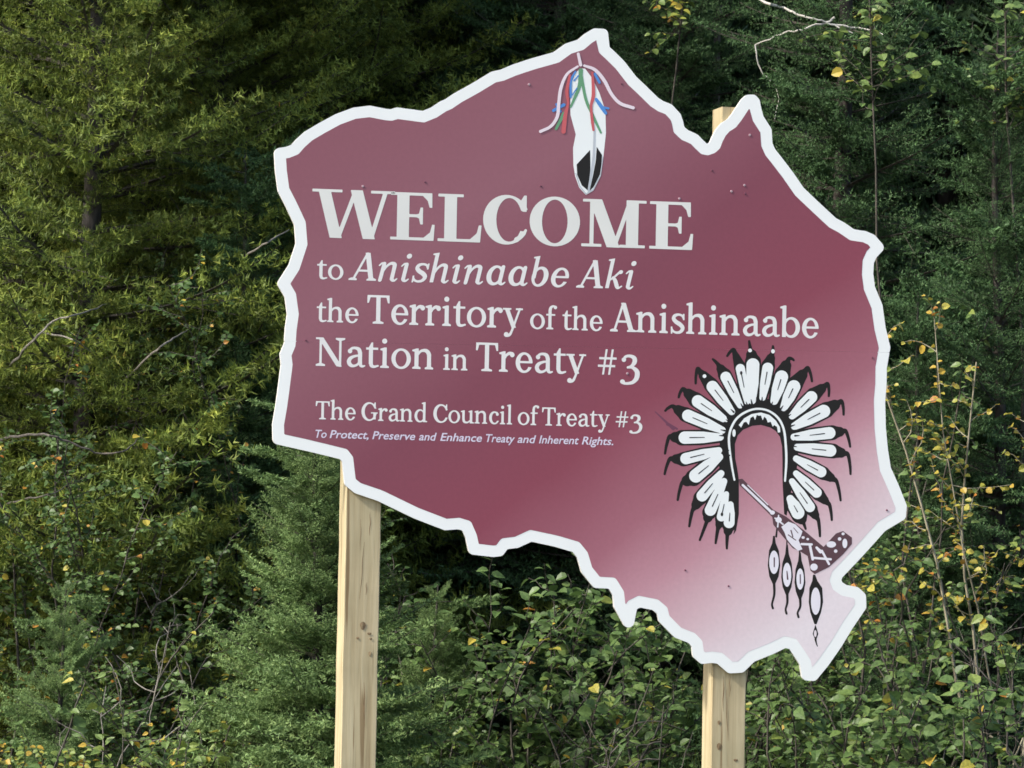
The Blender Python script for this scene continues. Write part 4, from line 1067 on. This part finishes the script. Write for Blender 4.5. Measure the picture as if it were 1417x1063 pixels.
# ------------------------------------------------------------------ shrubs and saplings
def bush(px, Y, ytop, **k):
    z = float(at(px, ytop, Y)[2])
    x = px_x(px, 800, Y)
    return dict(x=x, y=Y, H=z - float(ground_h(x, Y)), **k)
g = np.random.default_rng(21)
SH = [
 # the leafy bush under the sign
 ('hazel_bush', bush(640, 18.1, 735, spread=.55, nst=9, tw=17, kind='ovate', lsize=.062, tintf=mixt(.52, .08, .04, .01), singles=220), 'leafy green bush below the sign, just right of the left post'),
 ('hazel_bush', bush(760, 17.8, 715, spread=.55, nst=10, tw=17, kind='round', lsize=.058, tintf=mixt(.52, .09, .03, .0), singles=280), 'dense broad-leaved bush under the middle of the sign'),
 ('hazel_bush', bush(890, 17.6, 800, spread=.5, nst=9, tw=15, kind='round', lsize=.055, tintf=mixt(.58, .09, .04, .0), singles=280), 'green bush with a few yellow leaves close to the left of the right post'),
 ('twiggy_shrub', bush(820, 17.1, 860, spread=.4, nst=9, tw=7, kind='narrow', lsize=.06, tintf=mixt(.5, .09, .05, .01), singles=120, leafy=.7, r0=.006), 'low twiggy shrub at the bottom edge under the sign'),
 ('hazel_bush', bush(1110, 17.3, 790, spread=.5, nst=9, tw=15, kind='ovate', lsize=.07, tintf=mixt(.56, .07, .02, .0), singles=280), 'broad-leaved bush immediately right of the right post'),
 ('hazel_bush', bush(1210, 17.7, 760, spread=.45, nst=8, tw=14, kind='ovate', lsize=.066, tintf=mixt(.6, .08, .03, .0), singles=240), 'light green bush below the lower right tip of the sign'),
 ('raspberry_bush', bush(1310, 17.0, 900, spread=.45, nst=9, tw=11, kind='round', lsize=.06, tintf=mixt(.52, .1, .04, .02), singles=200), 'low bush with pale round leaves in the lower right'),
 ('raspberry_bush', bush(1405, 17.2, 860, spread=.4, nst=8, tw=10, kind='round', lsize=.055, tintf=mixt(.58, .1, .06, .02), singles=160), 'leafy bush cut by the right edge near the bottom corner'),
 ('climbing_shrub', bush(1236, 18.4, 330, spread=.28, nst=5, tw=20, kind='ovate', lsize=.045, tintf=mixt(.55, .09, .08, .02), singles=120, leafy=.8), 'tall thin shrub with small leaves along the right border of the sign'),
 ('birch_sapling', bush(1392, 18.0, 345, hmin=.8, wander=.16, spread=.24, nst=4, tw=16, kind='round', lsize=.040, tintf=mixt(.82, .04, 1.1, .3), singles=160, leafy=.6, lowfree=.48, r0=.009, barkm='stem'), 'slender sapling with yellow leaves and pale stems at the right edge'),
 ('orange_shrub', bush(1340, 17.9, 700, hmin=.9, spread=.2, nst=5, tw=9, kind='round', lsize=.042, tintf=mixt(.78, .08, .45, .3), singles=60, leafy=.5, lowfree=.78, r0=.006), 'thin shrub topped with orange leaves beside the yellow sapling'),
 ('aspen_sapling', bush(1395, 19.2, -60, hmin=.93, wander=.12, spread=.3, nst=4, tw=26, kind='round', lsize=.055, tintf=mixt(.62, .08, .10, .05), singles=80, leafy=.45, lowfree=.86, r0=.012, twigL=.6), 'aspen sapling with bright leaves and an orange one in the top right'),
 ('birch_sapling', bush(985, 21.0, -60, hmin=.95, wander=.1, spread=.25, nst=2, tw=24, kind='round', lsize=.05, tintf=mixt(.72, .06, .3, .1), leafy=.5, lowfree=.93, r0=.012, twigL=.45), 'thin birch whose yellow-green leaves reach down into the top of the picture'),
 ('yellow_green_bush', bush(270, 16.9, 870, spread=.3, nst=11, tw=9, kind='ovate', lsize=.05, tintf=mixt(.7, .06, .12, .01), singles=240, face=.2), 'upright yellow-green bush left of the left post at the bottom'),
 ('golden_bush', bush(45, 16.8, 935, spread=.42, nst=12, tw=12, kind='round', lsize=.032, tintf=mixt(.79, .05, .75, .25), singles=150), 'golden small-leaved bush in the bottom left corner'),
 ('golden_bush', bush(135, 17.0, 985, spread=.3, nst=8, tw=10, kind='round', lsize=.03, tintf=mixt(.74, .07, .4, .2), singles=60), 'low olive and gold bush beside the golden bush of the corner'),
 ('broad_leaved_plant', bush(8, 17.3, 835, spread=.2, nst=4, tw=7, kind='ovate', lsize=.095, tintf=mixt(.56, .06, .0, .0), singles=60), 'plant with large pale leaves at the left edge of the picture'),
 ('leafy_shrub', bush(185, 18.3, 800, spread=.5, nst=9, tw=13, kind='ovate', lsize=.048, tintf=mixt(.47, .08, .04, .02), singles=150), 'green shrub between the fir sapling and the yellow-green bush'),
 ('leafy_shrub', bush(350, 17.8, 930, spread=.35, nst=8, tw=9, kind='ovate', lsize=.045, tintf=mixt(.55, .08, .06, .03), singles=80), 'low shrub at the foot of the bright fir, left of the left post'),
 ('alder_thicket', bush(110, 19.2, 330, spread=.7, nst=6, tw=34, kind='round', lsize=.032, tintf=mixt(.40, .10, .05, .06), twigL=.45), 'tall olive alder with a few orange leaves at the far left'),
 ('alder_thicket', bush(290, 20.0, 280, spread=.7, nst=6, tw=36, kind='round', lsize=.030, tintf=mixt(.34, .09, .03, .03), twigL=.45), 'dull green alder left of the sign, under the pine boughs'),
 ('alder_thicket', bush(190, 19.0, 600, spread=.6, nst=5, tw=30, kind='round', lsize=.034, tintf=mixt(.46, .1, .08, .03), twigL=.4), 'shorter alder with yellow-green leaves in the middle of the left side'),
 ('alder_thicket', bush(20, 18.9, 500, spread=.5, nst=5, tw=30, kind='round', lsize=.036, tintf=mixt(.48, .1, .1, .03), twigL=.4), 'alder with yellow-green leaves cut by the left edge'),
 ('leafy_shrub', bush(560, 19.2, 690, spread=.5, nst=7, tw=18, kind='ovate', lsize=.05, tintf=mixt(.42, .08, .02, .0)), 'dark shrub behind the left post'),
 ('leafy_shrub', bush(1000, 19.0, 740, spread=.6, nst=8, tw=18, kind='ovate', lsize=.055, tintf=mixt(.46, .08, .03, .01)), 'dark shrub behind the right post'),
 ('leafy_shrub', bush(1300, 18.6, 640, spread=.5, nst=7, tw=16, kind='ovate', lsize=.05, tintf=mixt(.45, .09, .05, .02)), 'shaded shrub behind the orange-topped one on the right'),
]
for nm, kw, lab in SH:
    kw = dict(kw); x = kw.pop('x'); y = kw.pop('y'); H = kw.pop('H')
    shrub(nm, g, x, y, H, kw.pop('spread'), kw.pop('nst'), kw.pop('tw'), kw.pop('kind'), kw.pop('lsize'), kw.pop('tintf'), lab, **kw)

# bare, dead saplings
def dead_sapling(px, Y, ytop, n, label, spread=.3, mat='deadwood', tw=9, r0=.007, lean=0, name='dead_sapling', twl=.4, ztop=None):
    x = px_x(px, 800, Y); z0 = float(ground_h(x, Y)); H = float(at(px, ytop, Y)[2]) - z0
    e = empty(name, (x, Y, z0)); tag(e, label, 'dead shrub')
    pa = []; ra = []
    for i in range(n):
        a = g.uniform(0, 6.28); q = spread * math.sqrt(g.random())
        P, r = grow(g, (q * .3 * math.cos(a), q * .3 * math.sin(a), -.04), (q * math.cos(a) / H + lean, q * math.sin(a) / H, 1), H * g.uniform(.7, 1.05), r0 * g.uniform(.7, 1.2), .3, .2, 12)
        pa.append(P); ra.append(r)
        for k in range(tw):
            j = int(g.integers(3, 12)); az = g.uniform(0, 6.28)
            Q, rq = grow(g, P[j], (math.cos(az), math.sin(az) * .6, g.uniform(.1, 1.0)), twl * g.uniform(.4, 1.1), .0034, .5, .1, 6)
            pa.append(Q); ra.append(rq)
            if g.random() < .6:
                Q2, r2 = grow(g, Q[3], unit(Q[4] - Q[3]) + g.normal(0, .6, 3), twl * .5, .002, .5, .1, 4); pa.append(Q2); ra.append(r2)
    V, F = tubes(pa, ra, 4)
    nobj('stems', npmesh('bare_stems', V, F, M[mat]), e)
dead_sapling(1352, 17.1, 830, 2, 'bare grey twiggy shrub low on the right side', .3, 'bark', tw=6, r0=.005)
dead_sapling(1300, 18.2, 620, 1, 'bare branching twigs right of the sign at mid height', .15, tw=7, r0=.005)
dead_sapling(1400, 17.6, 640, 2, 'pale bare stems rising beside the yellow sapling at the right edge', .08, 'stem', tw=2, r0=.007)
dead_sapling(195, 17.4, 840, 2, 'bare curved twigs beside the yellow-green bush', .25, tw=4, r0=.005)
dead_sapling(140, 17.2, 890, 1, 'single crooked grey stem in the lower left', .05, tw=2, r0=.006)
dead_sapling(820, 16.9, 930, 3, 'tangle of bare stems at the bottom edge between the posts', .4, 'bark', tw=6, r0=.005)
dead_sapling(290, 18.7, 640, 1, 'leafless crooked stem in the dark gap left of the sign', .1, tw=5, r0=.005)

# long bleached limbs, each a path through the photo's branches at its own depth
def limb_paths(name, label, cat, paths, mat, base=None):
    p0 = at(*paths[0][0][0], paths[0][1]) if base is None else base
    e = empty(name, tuple(p0)); tag(e, label, cat)
    for pts, Y, r, *mt_ in paths:
        W = []
        for i, p in enumerate(pts): W.append(at(p[0], p[1], Y + (p[2] if len(p) > 2 else .05 * math.sin(i * 2.1) + (1.2 if i in (0, len(pts) - 1) and name == 'fallen_branch' else 0))) - p0)
        W = catmull3(np.array(W)); n = len(W)
        W[1:-1] += g.normal(0, .003, (n - 2, 3))
        V, F = tubes([W], [np.linspace(r, r * .4, n)], 6)
        nobj('limb', npmesh('bleached_limb', V, F, M[mt_[0] if mt_ else mat]), e)
    return e
def catmull3(P, k=5):
    Q = np.vstack([2 * P[0] - P[1], P, 2 * P[-1] - P[-2]]); out = []
    for i in range(1, len(Q) - 2):
        a, b, c, d = Q[i - 1:i + 3]
        for t in np.linspace(0, 1, k, endpoint=False): out.append(.5 * (2 * b + (c - a) * t + (2 * a - 5 * b + 4 * c - d) * t * t + (3 * b - a - 3 * c + d) * t ** 3))
    out.append(P[-1]); return np.array(out)
Yd = 19.6
limb_paths('dead_birch', 'dead birch with bleached forked branches at the top, above the right end of the sign', 'dead tree', [
  ([(985, 1100, 2.4), (985, 700, 2.4), (988, 300, 2.4), (993, 60, 2.4), (1000, -40, 2.4), (1008, -160, 2.4)], 20.6, .034, 'twig'),
  ([(1001, -45, 2.4), (1050, -2, -.3), (1085, 12, -.5), (1118, 24, -.6), (1150, 34, -.6), (1180, 46, -.6)], 20.6, .008),
  ([(1155, 24, -.6), (1140, 32, -.6), (1110, 40, -.6), (1080, 48, -.5), (1045, 62, -.4)], 20.6, .0065),
  ([(1045, 62, -.4), (1052, 95, -.4), (1076, 128, -.4), (1072, 165, -.4)], 20.6, .0045),
  ([(1150, 34, -.6), (1195, 40, -.6), (1222, 48, -.7)], 20.6, .006)], 'palewood', base=at(985, 1100, 23.0))
limb_paths('fallen_branch', 'crooked dead branch sloping through the leaves at the middle left', 'dead branch', [
  ([(8, 512), (40, 480), (75, 445), (110, 435), (150, 420)], 18.5, .007), ([(60, 460), (100, 470), (140, 500)], 18.5, .005)], 'deadwood')
limb_paths('fallen_branch', 'pair of grey crooked branches just left of the sign', 'dead branch', [
  ([(170, 530), (205, 495), (235, 472), (262, 455)], 18.6, .007), ([(340, 355), (370, 335), (400, 318)], 18.6, .006)], 'deadwood')
limb_paths('fallen_branch', 'long low bough across the dark hollow at the left', 'dead branch', [
  ([(-10, 610), (50, 600), (95, 612), (140, 628), (175, 622), (200, 600)], 18.4, .007), ([(0, 700), (40, 690), (80, 680), (105, 662)], 18.4, .005)], 'bark')

# ------------------------------------------------------------------ grass and ground litter
def grass(name, x0, x1, y0, y1, n, h, label, tints):
    e_ = np.random.default_rng(9)
    x = e_.uniform(x0, x1, n); y = e_.uniform(y0, y1, n); z = ground_h(x, y)
    az = e_.uniform(0, 6.283, n); b = e_.uniform(.1, .5, n); hh = h * e_.uniform(.5, 1.2, n); w = .0028
    p = np.stack([x, y, z], 1); d = np.stack([np.cos(az), np.sin(az), 0 * az], 1); s = np.stack([-np.sin(az), np.cos(az), 0 * az], 1) * w
    up = np.array([0, 0, 1.])
    m = p + up * (hh * .6)[:, None] + d * (hh * b * .3)[:, None]; t = p + up * (hh)[:, None] * (1 - b * .4)[:, None] + d * (hh * b)[:, None]
    V = np.stack([p - s, p + s, m + s * .8, m - s * .8, t], 1).reshape(-1, 3)
    k = (np.arange(n) * 5)[:, None]
    F = np.vstack([k + [0, 1, 2], k + [0, 2, 3], k + [3, 2, 4]])
    tt = np.repeat(e_.choice(tints, n), 5)
    tag(nobj(name, npmesh(name, V, F, M['leaf'], tt)), label, 'grass', kind='stuff')
grass('grass', -4, 4, 15.0, 18.5, 26000, .55, 'rough green grass growing around the posts and shrubs', [.3, .45, .55, .66, .8])
